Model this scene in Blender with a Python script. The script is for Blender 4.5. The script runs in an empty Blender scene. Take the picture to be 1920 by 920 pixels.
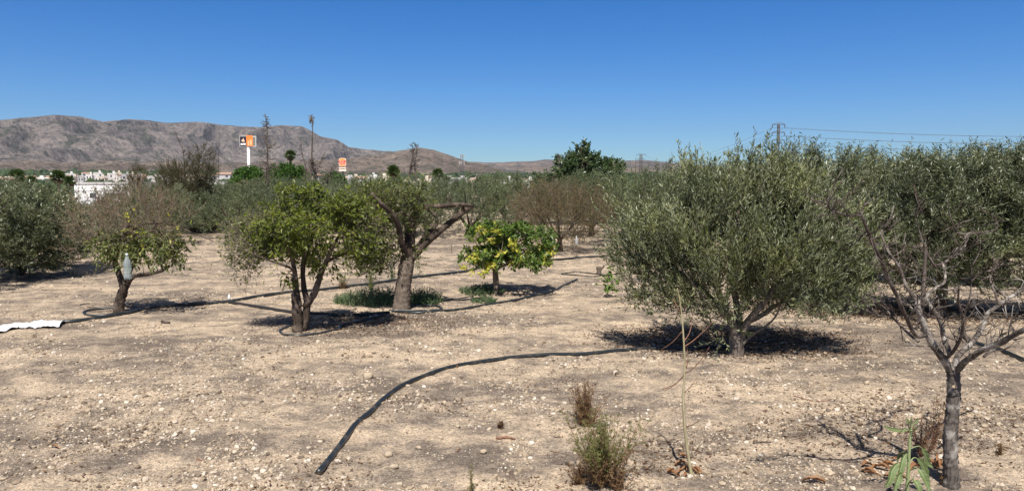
import bpy, math, random
import numpy as np
from mathutils import Vector, Matrix
rad = math.radians
sc = bpy.context.scene
col = sc.collection
random.seed(7)
R = np.random.RandomState(11)

# ------------------------------------------------------------------ camera
CAMZ = 1.70
cam_d = bpy.data.cameras.new("camera")
cam_d.sensor_width = 36.0; cam_d.lens = 26.0
cam_d.clip_start = 0.05; cam_d.clip_end = 40000
cam = bpy.data.objects.new("camera", cam_d); col.objects.link(cam)
PITCH = 5.15
cam.location = (0, 0, CAMZ); cam.rotation_euler = (rad(90 - PITCH), 0, 0)
sc.camera = cam

# ------------------------------------------------------------------ sky and sun
SUN_EL, SUN_AZ = 57.0, 4.0        # the sun stands behind the camera; shadows run away from it, a little to the right
world = bpy.data.worlds.new("World"); sc.world = world; world.use_nodes = True
wn = world.node_tree.nodes; wl = world.node_tree.links
bg = wn["Background"]; bg.inputs[1].default_value = 0.068
sky = wn.new("ShaderNodeTexSky"); sky.sky_type = 'NISHITA'; sky.sun_disc = False
sky.sun_elevation = rad(SUN_EL)
sky.sun_rotation = rad(180 + SUN_AZ)
sky.altitude = 200; sky.air_density = 0.85; sky.dust_density = 0.0; sky.ozone_density = 1.6
hs = wn.new("ShaderNodeHueSaturation"); hs.inputs['Saturation'].default_value = 1.5
wl.new(sky.outputs[0], hs.inputs['Color']); mxs = wn.new('ShaderNodeMix'); mxs.data_type = 'RGBA'; mxs.blend_type = 'MULTIPLY'; mxs.inputs[0].default_value = 1.0; mxs.inputs[7].default_value = (.58, .80, 1.08, 1)   # a dry, clean blue sky
wl.new(hs.outputs[0], mxs.inputs[6])
# upper sky greyed and dimmed in its colour, so shadow fill is less blue
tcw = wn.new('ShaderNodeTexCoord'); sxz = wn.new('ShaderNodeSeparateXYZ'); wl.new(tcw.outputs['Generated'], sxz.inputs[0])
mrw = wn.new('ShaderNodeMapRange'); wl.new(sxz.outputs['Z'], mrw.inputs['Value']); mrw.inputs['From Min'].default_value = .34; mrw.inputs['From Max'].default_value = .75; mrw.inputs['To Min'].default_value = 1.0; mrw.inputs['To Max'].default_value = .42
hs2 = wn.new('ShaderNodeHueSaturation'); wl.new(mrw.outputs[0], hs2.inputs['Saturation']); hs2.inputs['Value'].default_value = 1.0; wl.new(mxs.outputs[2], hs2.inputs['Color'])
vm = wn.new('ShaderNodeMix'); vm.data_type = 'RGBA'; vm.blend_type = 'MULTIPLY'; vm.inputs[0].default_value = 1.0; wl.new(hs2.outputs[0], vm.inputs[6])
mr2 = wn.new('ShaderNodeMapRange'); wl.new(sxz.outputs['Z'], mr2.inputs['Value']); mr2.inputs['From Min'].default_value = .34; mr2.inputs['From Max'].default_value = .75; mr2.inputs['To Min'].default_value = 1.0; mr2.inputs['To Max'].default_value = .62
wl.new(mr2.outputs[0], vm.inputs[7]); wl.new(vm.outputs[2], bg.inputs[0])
sd = bpy.data.lights.new("sun", 'SUN'); sd.energy = 5.0; sd.angle = rad(0.53); sd.color = (1.0, 0.945, 0.86)
sun = bpy.data.objects.new("sun", sd); col.objects.link(sun)
ldir = Vector((math.sin(rad(SUN_AZ)) * math.cos(rad(SUN_EL)), math.cos(rad(SUN_AZ)) * math.cos(rad(SUN_EL)), -math.sin(rad(SUN_EL))))
sun.rotation_euler = ldir.to_track_quat('-Z', 'Y').to_euler()
sun.location = (0, -20, 40)
sc.view_settings.view_transform = 'Standard'; sc.view_settings.look = 'None'
sc.view_settings.exposure = 0.6; sc.view_settings.gamma = 1.0
sc.cycles.max_bounces = 6; sc.cycles.transparent_max_bounces = 6
sc.cycles.diffuse_bounces = 3; sc.cycles.transmission_bounces = 4

# ------------------------------------------------------------------ pixel <-> world helpers (construction only)
F = 1920 * 26 / 36.0
cp, sp = math.cos(rad(PITCH)), math.sin(rad(PITCH))
def ray(px, py):
    u = (px - 960) / F; v = (460 - py) / F
    return np.array([u, cp + v * sp, -sp + v * cp])
def at(px, py, Y):
    d = ray(px, py); return np.array([0, 0, CAMZ]) + d * (Y / d[1])

def hash2(ix, iy, s):
    h = (ix.astype(np.int64) * 374761393 + iy.astype(np.int64) * 668265263 + s * 974634777) & 0x7fffffff
    h = ((h ^ (h >> 13)) * 1274126177) & 0x7fffffff
    h = (h ^ (h >> 16)) & 0xffffff
    return h / float(0xffffff)
def vnoise(x, y, s=0):
    x = np.asarray(x, float); y = np.asarray(y, float)
    ix = np.floor(x); iy = np.floor(y); fx = x - ix; fy = y - iy
    fx = fx * fx * (3 - 2 * fx); fy = fy * fy * (3 - 2 * fy)
    a = hash2(ix, iy, s); b = hash2(ix + 1, iy, s); c = hash2(ix, iy + 1, s); d = hash2(ix + 1, iy + 1, s)
    return (a + (b - a) * fx) * (1 - fy) + (c + (d - c) * fx) * fy
def fbm(x, y, o=4, s=0):
    t = 0; a = 0.5; n = 0
    for k in range(o):
        t = t + a * vnoise(x * 2 ** k + 17.3 * k, y * 2 ** k - 9.1 * k, s + k); n += a; a *= 0.5
    return t / n - 0.5
def smooth(e0, e1, x):
    t = np.clip((x - e0) / (e1 - e0), 0, 1); return t * t * (3 - 2 * t)
def terrain(x, y, fine=True):
    """height of the ground"""
    x = np.asarray(x, float); y = np.asarray(y, float)
    r = np.hypot(x, y)
    z = 0.16 * fbm(x / 3.2, y / 2.4, 3, 3) * smooth(5, 9, r) + 0.05 * fbm(x / 1.1, y / 0.9, 3, 8)
    if fine:
        near = 1 - smooth(14, 40, r)
        z = z + near * (0.030 * fbm(x / 0.32, y / 0.32, 3, 21) + 0.040 * np.clip(fbm(x / 0.13, y / 0.13, 4, 33), -0.08, 1))
    z = z * (1 - smooth(60, 200, r))
    z = z - 4.5 * smooth(45, 150, r) + 16 * smooth(500, 2200, r)
    return z
def gnd(px, py):
    d = ray(px, py); t = CAMZ / max(-d[2], 1e-4)
    for _ in range(6):
        p = np.array([0, 0, CAMZ]) + d * t
        t = (CAMZ - float(terrain(p[0], p[1], False))) / max(-d[2], 1e-4)
    p = np.array([0, 0, CAMZ]) + d * t
    return np.array([p[0], p[1], float(terrain(p[0], p[1], False))])

# ------------------------------------------------------------------ materials
def mat(name, color=(.5, .5, .5), rough=0.8, metal=0.0, spec=0.5):
    m = bpy.data.materials.new(name); m.use_nodes = True
    b = m.node_tree.nodes['Principled BSDF']
    b.inputs['Base Color'].default_value = (*color, 1); b.inputs['Roughness'].default_value = rough
    b.inputs['Metallic'].default_value = metal; b.inputs['Specular IOR Level'].default_value = spec
    return m
class N:
    """tiny node helper"""
    def __init__(s, m): s.t = m.node_tree; s.n = s.t.nodes; s.l = s.t.links; s.b = s.n['Principled BSDF']
    def new(s, ty, **kw):
        o = s.n.new(ty)
        for k, v in kw.items(): setattr(o, k, v)
        return o
    def put(s, node, **ins):
        for k, v in ins.items():
            k = k.replace('_', ' ')
            if hasattr(v, 'is_output'): s.l.new(v, node.inputs[k])
            else: node.inputs[k].default_value = v
        return node
    def pos(s, scale=(1, 1, 1), obj=False):
        if obj: src = s.new('ShaderNodeTexCoord').outputs['Object']
        else: src = s.new('ShaderNodeNewGeometry').outputs['Position']
        mp = s.new('ShaderNodeMapping'); s.l.new(src, mp.inputs['Vector']); mp.inputs['Scale'].default_value = scale
        return mp.outputs[0]
    def noise(s, vec, scale, detail=4, rough=0.55):
        o = s.new('ShaderNodeTexNoise'); s.l.new(vec, o.inputs['Vector'])
        o.inputs['Scale'].default_value = scale; o.inputs['Detail'].default_value = detail; o.inputs['Roughness'].default_value = rough
        return o.outputs['Fac']
    def ramp(s, fac, stops):
        o = s.new('ShaderNodeValToRGB'); s.l.new(fac, o.inputs['Fac'])
        e = o.color_ramp.elements
        while len(e) < len(stops): e.new(0.5)
        for el, (p, c) in zip(e, stops):
            el.position = p; el.color = (*c, 1) if len(c) == 3 else c
        return o.outputs['Color']
    def mix(s, f, a, b, mode='MIX'):
        o = s.new('ShaderNodeMix'); o.data_type = 'RGBA'; o.blend_type = mode
        for sock, v in ((o.inputs[0], f), (o.inputs[6], a), (o.inputs[7], b)):
            if hasattr(v, 'is_output'): s.l.new(v, sock)
            elif isinstance(v, tuple): sock.default_value = (*v, 1)
            else: sock.default_value = v
        return o.outputs[2]
    def bump(s, h, strength=0.5, dist=0.02):
        o = s.new('ShaderNodeBump'); s.l.new(h, o.inputs['Height'])
        o.inputs['Strength'].default_value = strength; o.inputs['Distance'].default_value = dist
        s.l.new(o.outputs[0], s.b.inputs['Normal']); return o
def leafmat(name, cols, back=None, rough=0.5, transl=0.25, spec=0.4, clump=0.0):
    """leaf: a colour per leaf (random per island), a paler underside, a little light passing through"""
    m = mat(name, cols[0], rough, 0, spec); q = N(m)
    g = q.new('ShaderNodeNewGeometry')
    n = len(cols)
    c = q.ramp(g.outputs['Random Per Island'], [(i / (n - 1) if n > 1 else 0, cc) for i, cc in enumerate(cols)])
    if back: c = q.mix(g.outputs['Backfacing'], c, back)
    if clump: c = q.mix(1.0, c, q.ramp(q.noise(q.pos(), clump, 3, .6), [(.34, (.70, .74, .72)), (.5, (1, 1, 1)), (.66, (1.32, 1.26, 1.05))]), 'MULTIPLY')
    q.l.new(c, q.b.inputs['Base Color'])
    if transl > 0:
        tr = q.new('ShaderNodeBsdfTranslucent'); c2 = q.mix(1.0, c, (1.25, 1.35, 0.7), 'MULTIPLY'); q.l.new(c2, tr.inputs['Color'])
        mx = q.new('ShaderNodeMixShader'); mx.inputs[0].default_value = transl
        q.l.new(q.b.outputs[0], mx.inputs[1]); q.l.new(tr.outputs[0], mx.inputs[2])
        q.l.new(mx.outputs[0], q.n['Material Output'].inputs['Surface'])
    return m
def barkmat(name, a, b, scale=60, c=None, stretch=0.25, bump=0.7):
    m = mat(name, a, 0.9, 0, 0.2); q = N(m)
    v = q.pos((1, 1, stretch))
    n1 = q.noise(v, scale, 6, 0.65); v2 = q.pos(); n2 = q.noise(v2, scale * 0.13, 3)
    cc = q.ramp(n1, [(0.33, a), (0.66, b)])
    if c: cc = q.mix(q.ramp(n2, [(0.52, (0, 0, 0)), (0.60, (1, 1, 1))]), cc, c)
    q.l.new(cc, q.b.inputs['Base Color']); q.bump(n1, bump, 0.012)
    return m
M = {}
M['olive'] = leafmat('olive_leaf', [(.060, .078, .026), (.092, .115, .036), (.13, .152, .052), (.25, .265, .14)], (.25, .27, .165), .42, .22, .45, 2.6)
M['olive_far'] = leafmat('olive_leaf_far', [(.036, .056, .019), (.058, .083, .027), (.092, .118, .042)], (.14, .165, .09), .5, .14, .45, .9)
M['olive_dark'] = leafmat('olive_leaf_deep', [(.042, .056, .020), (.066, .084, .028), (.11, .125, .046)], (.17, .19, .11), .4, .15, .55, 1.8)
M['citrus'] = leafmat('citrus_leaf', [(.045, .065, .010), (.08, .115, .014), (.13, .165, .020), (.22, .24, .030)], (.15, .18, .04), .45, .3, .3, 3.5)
M['sparse'] = leafmat('sparse_leaf', [(.05, .075, .015), (.09, .12, .022), (.15, .175, .032), (.25, .25, .06)], (.16, .18, .07), .45, .3, .4)
M['lemon'] = leafmat('lemon_leaf', [(.05, .10, .015), (.08, .15, .02), (.14, .21, .03)], (.14, .2, .05), .35, .3, .5)
M['yellow'] = leafmat('yellow_leaf', [(.14, .20, .03), (.34, .38, .05), (.52, .50, .08), (.66, .58, .12)], (.6, .55, .12), .4, .35, .4)
M['carob'] = leafmat('carob_leaf', [(.022, .045, .014), (.04, .075, .022), (.075, .12, .035)], (.10, .14, .06), .35, .2, .5)
M['round'] = leafmat('round_leaf', [(.03, .075, .012), (.055, .12, .018), (.09, .17, .026)], None, .5, .25, .4)
M['tamarisk'] = leafmat('tamarisk_leaf', [(.06, .07, .025), (.10, .10, .035), (.085, .065, .035), (.04, .042, .02)], None, .8, .2, .2)
M['brown_leaf'] = leafmat('brown_leaf', [(.10, .07, .035), (.16, .11, .055), (.10, .105, .03), (.20, .15, .08)], None, .7, .2, .2)
M['weed'] = leafmat('weed_leaf', [(.055, .095, .045), (.09, .14, .065), (.13, .18, .09)], None, .6, .2, .3)
M['weed_green'] = leafmat('weed_green_leaf', [(.10, .13, .035), (.16, .19, .05), (.24, .24, .09)], None, .6, .3, .3)
M['weed_brown'] = leafmat('weed_brown_leaf', [(.11, .065, .03), (.19, .12, .055), (.27, .19, .10)], None, .8, .2, .2)
M['pine'] = leafmat('pine_leaf', [(.03, .05, .022), (.05, .075, .03), (.035, .05, .03)], None, .8, .0, .2)
M['palm'] = leafmat('palm_leaf', [(.03, .06, .015), (.06, .10, .025), (.10, .14, .04)], None, .4, .15, .5)
M['palm_dead'] = leafmat('palm_dead_leaf', [(.16, .11, .06), (.24, .17, .10)], None, .8, .1, .2)
M['deadleaf'] = leafmat('dead_leaf', [(.15, .065, .028), (.24, .115, .05), (.34, .20, .11)], None, .6, .15, .4)
M['litter'] = leafmat('litter', [(.055, .028, .014), (.10, .055, .028), (.15, .09, .05), (.24, .16, .10)], None, .8, 0, .2)
M['bark'] = barkmat('bark', (.075, .058, .045), (.19, .15, .12))
M['bark_dark'] = barkmat('bark_dark', (.024, .018, .014), (.085, .062, .047), 45, (.13, .10, .078))
M['bark_brown'] = barkmat('bark_brown', (.085, .066, .05), (.215, .17, .135), 35)
M['bark_olive'] = barkmat('bark_olive', (.075, .06, .048), (.23, .19, .155), 45)
M['bark_dead'] = barkmat('bark_dead', (.035, .029, .025), (.17, .145, .125), 70, (.33, .30, .265))
M['bark_dead_tip'] = barkmat('bark_dead_tip', (.04, .03, .026), (.115, .09, .075), 90, (.17, .145, .125))
M['twig'] = barkmat('twig', (.13, .10, .075), (.24, .19, .15), 80, bump=.2)
M['twig_olive'] = barkmat('twig_olive', (.075, .075, .045), (.15, .145, .09), 80, bump=.2)
M['twig_mid'] = barkmat('twig_mid', (.13, .105, .08), (.26, .215, .17), 80, bump=.2)
M['twig_grey'] = barkmat('twig_grey', (.15, .11, .08), (.30, .235, .175), 80, bump=.2)
M['twig_red'] = barkmat('twig_red', (.14, .07, .05), (.28, .15, .10), 80, bump=.2)
M['dead_wood'] = barkmat('dead_wood', (.06, .048, .04), (.15, .12, .10), 12, bump=.3)
M['stem_green'] = mat('stem_green', (.24, .29, .13), .5)
M['stem_pale'] = barkmat('stem_pale', (.25, .21, .12), (.42, .37, .23), 60, bump=.2)
M['white'] = mat('white_paint', (.78, .78, .76), .6)
M['black'] = mat('black_plastic', (.012, .012, .014), .45)
M['hose'] = mat('hose_plastic', (.020, .024, .026), .38, 0, .55)
q = N(M['hose']); v_ = q.pos(); nz_ = q.noise(v_, 9, 4, .6)
q.l.new(q.ramp(nz_, [(0.50, (.016, .021, .023)), (0.78, (.10, .085, .065))]), q.b.inputs['Base Color'])   # dust lying on the pipe
M['hose_dusty'] = mat('hose_dusty', (.03, .028, .027), .6, 0, .3)

# ground
def soil():
    m = mat('dry_soil', (.4, .3, .2), .95, 0, .15); q = N(m); v = q.pos()
    big = q.noise(q.pos((.5, 1.3, 1)), .75, 6, .66)
    mid = q.noise(q.pos((1, 1.25, 1)), 3.2, 6, .68)
    fin = q.noise(v, 38, 6, .7)
    f1 = q.new('ShaderNodeMath', operation='ADD'); q.l.new(big, f1.inputs[0]); q.l.new(mid, f1.inputs[1])
    f2 = q.new('ShaderNodeMath', operation='MULTIPLY'); q.l.new(f1.outputs[0], f2.inputs[0]); f2.inputs[1].default_value = .5
    base = q.ramp(f2.outputs[0], [(.42, (.185, .15, .12)), (.475, (.295, .238, .185)), (.525, (.44, .35, .258)), (.58, (.575, .457, .332))])
    grain = q.ramp(fin, [(.32, (.50, .48, .46)), (.50, (1, 1, 1)), (.70, (1.22, 1.2, 1.18))])
    c = q.mix(1.0, base, grain, 'MULTIPLY')
    # pale grit
    vo = q.new('ShaderNodeTexVoronoi'); vo.feature = 'F1'; q.l.new(v, vo.inputs['Vector']); vo.inputs['Scale'].default_value = 62
    sep = q.new('ShaderNodeSeparateColor'); q.l.new(vo.outputs['Color'], sep.inputs[0])
    pick = q.ramp(sep.outputs[0], [(.60, (0, 0, 0)), (.66, (1, 1, 1))])
    dd = q.ramp(vo.outputs['Distance'], [(.28, (1, 1, 1)), (.38, (0, 0, 0))])
    msk = q.mix(1.0, pick, dd, 'MULTIPLY')
    gcol = q.ramp(sep.outputs[1], [(0, (.13, .10, .08)), (.35, (.36, .30, .24)), (1, (.66, .60, .52))])
    c = q.mix(msk, c, gcol)
    vo2 = q.new('ShaderNodeTexVoronoi'); vo2.feature = 'F1'; q.l.new(v, vo2.inputs['Vector']); vo2.inputs['Scale'].default_value = 150
    sep2 = q.new('ShaderNodeSeparateColor'); q.l.new(vo2.outputs['Color'], sep2.inputs[0])
    c = q.mix(.55, c, q.ramp(sep2.outputs[0], [(0, (.50, .49, .48)), (.5, (1, 1, 1)), (1, (1.45, 1.42, 1.38))]), 'MULTIPLY')
    q.l.new(c, q.b.inputs['Base Color'])
    h = q.new('ShaderNodeMath', operation='MULTIPLY_ADD'); q.l.new(msk, h.inputs[0]); h.inputs[1].default_value = .5; q.l.new(fin, h.inputs[2])
    h2 = q.new('ShaderNodeMath', operation='MULTIPLY_ADD'); q.l.new(sep2.outputs[1], h2.inputs[0]); h2.inputs[1].default_value = .25; q.l.new(h.outputs[0], h2.inputs[2])
    q.bump(h2.outputs[0], .9, .022)
    return m
M['soil'] = soil()
def stonemat():
    m = mat('limestone', (.5, .45, .38), .9, 0, .2); q = N(m)
    g = q.new('ShaderNodeNewGeometry')
    c = q.ramp(g.outputs['Random Per Island'], [(0, (.12, .09, .07)), (.3, (.30, .235, .17)), (.6, (.43, .35, .255)), (.9, (.53, .455, .37)), (1, (.64, .59, .52))])
    n = q.noise(q.pos(), 40, 4, .6)
    c = q.mix(1.0, c, q.ramp(n, [(.3, (.75, .72, .68)), (.6, (1, 1, 1))]), 'MULTIPLY')
    q.l.new(c, q.b.inputs['Base Color']); q.bump(n, .4, .01)
    return m
M['stone'] = stonemat()

# ------------------------------------------------------------------ object helpers
def tag(o, label=None, cat=None, group=None, kind=None):
    if label: o['label'] = label
    if cat: o['category'] = cat
    if group: o['group'] = group
    if kind: o['kind'] = kind
    return o
def thing(name, loc, label, cat, group=None):
    o = bpy.data.objects.new(name, None); col.objects.link(o); o.empty_display_size = .1
    o.location = [float(c) for c in loc]
    return tag(o, label, cat, group)
def meshobj(name, V, faces, m, parent=None, smooth_=False, mi=None):
    """V (n,3) world coords; faces = array (k,3|4) or list of such arrays/lists"""
    V = np.asarray(V, float)
    if parent is not None: V = V - np.array(parent.location)
    if isinstance(faces, np.ndarray): faces = [faces]
    me = bpy.data.meshes.new(name)
    if len(faces) and isinstance(faces[0], np.ndarray):
        loops = np.concatenate([f.ravel() for f in faces]); sizes = np.concatenate([np.full(len(f), f.shape[1]) for f in faces])
    else:
        loops = np.array([i for f in faces for i in f]); sizes = np.array([len(f) for f in faces])
    starts = np.concatenate([[0], np.cumsum(sizes)[:-1]])
    me.vertices.add(len(V)); me.vertices.foreach_set('co', V.ravel())
    me.loops.add(len(loops)); me.loops.foreach_set('vertex_index', loops.astype(np.int32))
    me.polygons.add(len(sizes)); me.polygons.foreach_set('loop_start', starts.astype(np.int32))
    for mm in (m if isinstance(m, (list, tuple)) else [m]): me.materials.append(mm)
    if mi is not None: me.polygons.foreach_set('material_index', np.asarray(mi, np.int32))
    me.update(calc_edges=True); me.validate()
    me.polygons.foreach_set('use_smooth', np.full(len(me.polygons), bool(smooth_)))
    o = bpy.data.objects.new(name, me); col.objects.link(o)
    if parent is not None: o.parent = parent
    return o
class Tubes:
    """collects tapered tubes"""
    def __init__(s): s.V = []; s.Q = []; s.n = 0; s.caps = []
    def add(s, pts, rr, k=6, cap=True, rough=0.0):
        P = np.asarray(pts, float); n = len(P)
        rr = np.full(n, rr) if np.isscalar(rr) else np.asarray(rr, float)
        T = np.gradient(P, axis=0); T /= np.linalg.norm(T, axis=1)[:, None] + 1e-9
        ref = np.array([0, 0, 1.]) if abs(T[0, 2]) < .8 else np.array([1., 0, 0])
        U = ref - T[0] * np.dot(ref, T[0]); U /= np.linalg.norm(U)
        a = np.arange(k) * 2 * math.pi / k; ca, sa = np.cos(a)[:, None], np.sin(a)[:, None]
        rings = np.empty((n, k, 3))
        for i in range(n):
            U = U - T[i] * np.dot(U, T[i]); U /= np.linalg.norm(U) + 1e-9
            W = np.cross(T[i], U)
            rj = rr[i] * (1 + rough * (R.rand(k, 1) - .5) * 2) if rough else rr[i]
            rings[i] = P[i] + rj * (ca * U + sa * W)
        s.V.append(rings.reshape(-1, 3))
        b = s.n + (np.arange(n - 1)[:, None] * k + np.arange(k)[None, :]); b2 = s.n + (np.arange(n - 1)[:, None] * k + (np.arange(k)[None, :] + 1) % k)
        s.Q.append(np.stack([b, b2, b2 + k, b + k], -1).reshape(-1, 4))
        if cap and k >= 3:
            s.caps.append(list(range(s.n + (n - 1) * k, s.n + n * k))); s.caps.append(list(range(s.n + k - 1, s.n - 1, -1)))
        s.n += n * k
    def build(s, name, m, parent=None, smooth_=True):
        if not s.V: return None
        V = np.concatenate(s.V); Q = np.concatenate(s.Q)
        F_ = [Q]
        if s.caps:
            by = {}
            for c in s.caps: by.setdefault(len(c), []).append(c)
            F_ += [np.array(v) for v in by.values()]
        return meshobj(name, V, F_, m, parent, smooth_)
def spline(pts, n):
    """Catmull-Rom through pts"""
    P = np.asarray(pts, float)
    if len(P) < 3: t = np.linspace(0, 1, n)[:, None]; return P[0] * (1 - t) + P[-1] * t
    Q = np.vstack([2 * P[0] - P[1], P, 2 * P[-1] - P[-2]])
    out = []
    for u in np.linspace(0, len(P) - 1 - 1e-6, n):
        i = int(u); t = u - i; a, b, c, d = Q[i:i + 4]
        out.append(.5 * ((2 * b) + (c - a) * t + (2 * a - 5 * b + 4 * c - d) * t * t + (-a + 3 * b - 3 * c + d) * t ** 3))
    return np.array(out)
def nrm(a): return a / (np.linalg.norm(a, axis=-1, keepdims=True) + 1e-9)
def leaves(P, D, L, W, curl=.12, rs=R):
    """folded pointed leaves: base points P, directions D, lengths L, widths W -> V, F"""
    n = len(P); D = nrm(D)
    rv = nrm(rs.normal(size=(n, 3))); S = nrm(np.cross(D, rv)); Nn = np.cross(S, D)
    L = np.asarray(L).reshape(-1, 1) * np.ones((n, 1)); W = np.asarray(W).reshape(-1, 1) * np.ones((n, 1))
    up = Nn * W * .22
    a = P; tip = P + D * L - Nn * L * curl
    m1 = P + D * L * .48 + S * W * .5 + up; m2 = P + D * L * .48 - S * W * .5 + up
    V = np.stack([a, m1, tip, m2], 1).reshape(-1, 3)
    i = np.arange(n)[:, None] * 4
    Fc = np.concatenate([np.concatenate([i, i + 1, i + 2], 1), np.concatenate([i, i + 2, i + 3], 1)])
    return V, Fc
def prisms(A, B, r0, r1):
    """thin three-sided sticks from A to B"""
    n = len(A); D = nrm(B - A); rv = nrm(R.normal(size=(n, 3))); S = nrm(np.cross(D, rv)); T = np.cross(D, S)
    r0 = np.asarray(r0) * np.ones((n, 1)); r1 = np.asarray(r1) * np.ones((n, 1))
    vs = []
    for P, r in ((A, r0), (B, r1)):
        for k in range(3):
            a = 2 * math.pi * k / 3; vs.append(P + (S * math.cos(a) + T * math.sin(a)) * r)
    V = np.stack(vs, 1).reshape(-1, 3); i = np.arange(n)[:, None] * 6
    Q = np.concatenate([np.concatenate([i + a, i + (a + 1) % 3, i + 3 + (a + 1) % 3, i + 3 + a], 1) for a in range(3)])
    return V, Q
def copy_tree(o, parent=None):
    c = o.copy(); col.objects.link(c)
    if parent is not None: c.parent = parent
    for ch in [x for x in o.children]: copy_tree(ch, c)
    return c

# ------------------------------------------------------------------ tree machinery
def sample_crown(lumps, n, shell=.45, void=.0, vs=.45, seed=0):
    """points in a union of ellipsoids, weighted by volume, leaning to the shell"""
    rs = np.random.RandomState(seed)
    w = np.array([l[1][0] * l[1][1] * l[1][2] * (l[2] if len(l) > 2 else 1) for l in lumps]); w = w / w.sum()
    out = []
    while len(out) < n:
        k = rs.choice(len(lumps), p=w); c, r = np.array(lumps[k][0]), np.array(lumps[k][1])
        d = nrm(rs.normal(size=3)); s = rs.rand() ** (1 / 3.); s = s * (1 - shell) + shell * (s ** .3)
        p = c + d * s * r * (1 + .12 * rs.normal() * 0.6)
        if void:
            v = vnoise(p[0] / vs + seed, p[1] / vs + p[2] / vs * 1.7, 5 + seed)
            if v < void: continue
        out.append(p)
    return np.array(out)
def attach(tb, nodes, A, rbase=.010, rtip=.0022, k=4, seed=0, sag=0.0, step=.10, wob=.10):
    """join every crown point to the nearest wood by a curved branch; returns last directions"""
    rs = np.random.RandomState(seed)
    N_ = [np.array(n_) for n_ in nodes]; S = [n_.copy() for n_ in N_]
    arr = np.array(N_)
    d0 = np.array([np.min(np.linalg.norm(arr - a, axis=1)) for a in A]); order = np.argsort(d0)
    dirs = np.zeros_like(A)
    arr = np.zeros((len(N_) + len(A) * 14, 3)); arr[:len(N_)] = N_; cnt = len(N_)
    rad_ = np.full(len(arr), rbase * 1.5)
    for j in order:
        a = A[j]; dd = np.linalg.norm(arr[:cnt] - a, axis=1)
        pen = dd + .35 * np.clip(arr[:cnt, 2] - a[2], 0, 9)        # prefer growing upwards
        i = int(np.argmin(pen)); s = arr[i]; L = dd[i]
        if L < 1e-3: L = 1e-3
        n = int(np.clip(L / step, 2, 9)); t = np.linspace(0, 1, n + 1)[:, None]
        bow = np.array([0, 0, 1.]) * L * .12 * (1 if sag == 0 else -sag) + rs.normal(size=3) * L * wob
        P = s * (1 - t) + a * t + bow * (4 * t * (1 - t)) * .6
        r0 = min(rad_[i] * .8, rbase * (.45 + L)); r0 = max(r0, rtip * 1.1)
        rr = r0 + (rtip - r0) * t[:, 0]
        tb.add(P, rr, k, cap=False)
        for q_ in range(1, n + 1):
            arr[cnt] = P[q_]; rad_[cnt] = rr[q_]; cnt += 1
        dirs[j] = P[-1] - P[-2]
    return nrm(dirs)
def shoots(A, dirs, centre, per, L, nleaf, ll, lw, up=.5, out=.5, rnd=.5, ang=.7, seed=0, droop=0.0, curl=.12, keep=1.0):
    """leafy shoots at the points A: stems and leaves"""
    rs = np.random.RandomState(seed + 100)
    n = len(A) * per; base = np.repeat(A, per, 0) + rs.normal(size=(n, 3)) * .02
    o = nrm(base - centre); d = nrm(np.repeat(dirs, per, 0) * .5 + o * out + np.array([0, 0, up]) + rs.normal(size=(n, 3)) * rnd)
    Ls = (L * (.55 + .8 * rs.rand(n)))[:, None]
    ends = base + d * Ls - np.array([0, 0, 1.]) * droop * Ls
    sv, sq = prisms(base, ends, .0019, .0009)
    t = (np.arange(nleaf) + .5) / nleaf
    tt = np.tile(t, n)[:, None] + (rs.rand(n * nleaf, 1) - .5) / nleaf
    B = np.repeat(base, nleaf, 0) + (np.repeat(ends - base, nleaf, 0)) * tt
    side = nrm(np.cross(np.repeat(d, nleaf, 0), rs.normal(size=(n * nleaf, 3))))
    D = np.repeat(d, nleaf, 0) * (1 - ang * .5) + side * ang - np.array([0, 0, droop * .9])
    ln = ll * (.6 + .7 * rs.rand(n * nleaf)) ; wd = lw * (.7 + .6 * rs.rand(n * nleaf))
    if keep < 1:
        k_ = rs.rand(len(B)) < keep; B, D, ln, wd = B[k_], D[k_], ln[k_], wd[k_]
    lv, lf = leaves(B, D, ln, wd, curl, rs)
    return sv, sq, lv, lf
def merge(parts):
    V = []; Fs = []; n = 0
    for v, f in parts: V.append(v); Fs.append(f + n); n += len(v)
    return np.concatenate(V), np.concatenate(Fs)
def px_lump(px, py, rx, ry, Y, w=1.0, dy=0.0, ry_depth=None):
    s = Y / F; c = at(px, py, Y); c[1] += dy
    return (c, (rx * s, (ry_depth if ry_depth else max(rx, ry) * .85) * s, ry * s), w)
def px_line(pts, Y, jit=0.0):
    """pts: (px,py) or (px,py,depth offset)"""
    return [at(p[0], p[1], Y + (p[2] if len(p) > 2 else 0)) for p in pts]
def limb(tb, pts, r0, r1, n=None, k=8, rough=.12, nodes=None, flare=0):
    n = n or max(6, len(pts) * 4); P = spline(pts, n); t = np.linspace(0, 1, n)
    rr = r0 + (r1 - r0) * t
    if flare: rr = rr * (1 + flare * np.exp(-t * 9))
    tb.add(P, rr, k, True, rough)
    if nodes is not None: nodes.extend(list(P))
    return P

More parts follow.
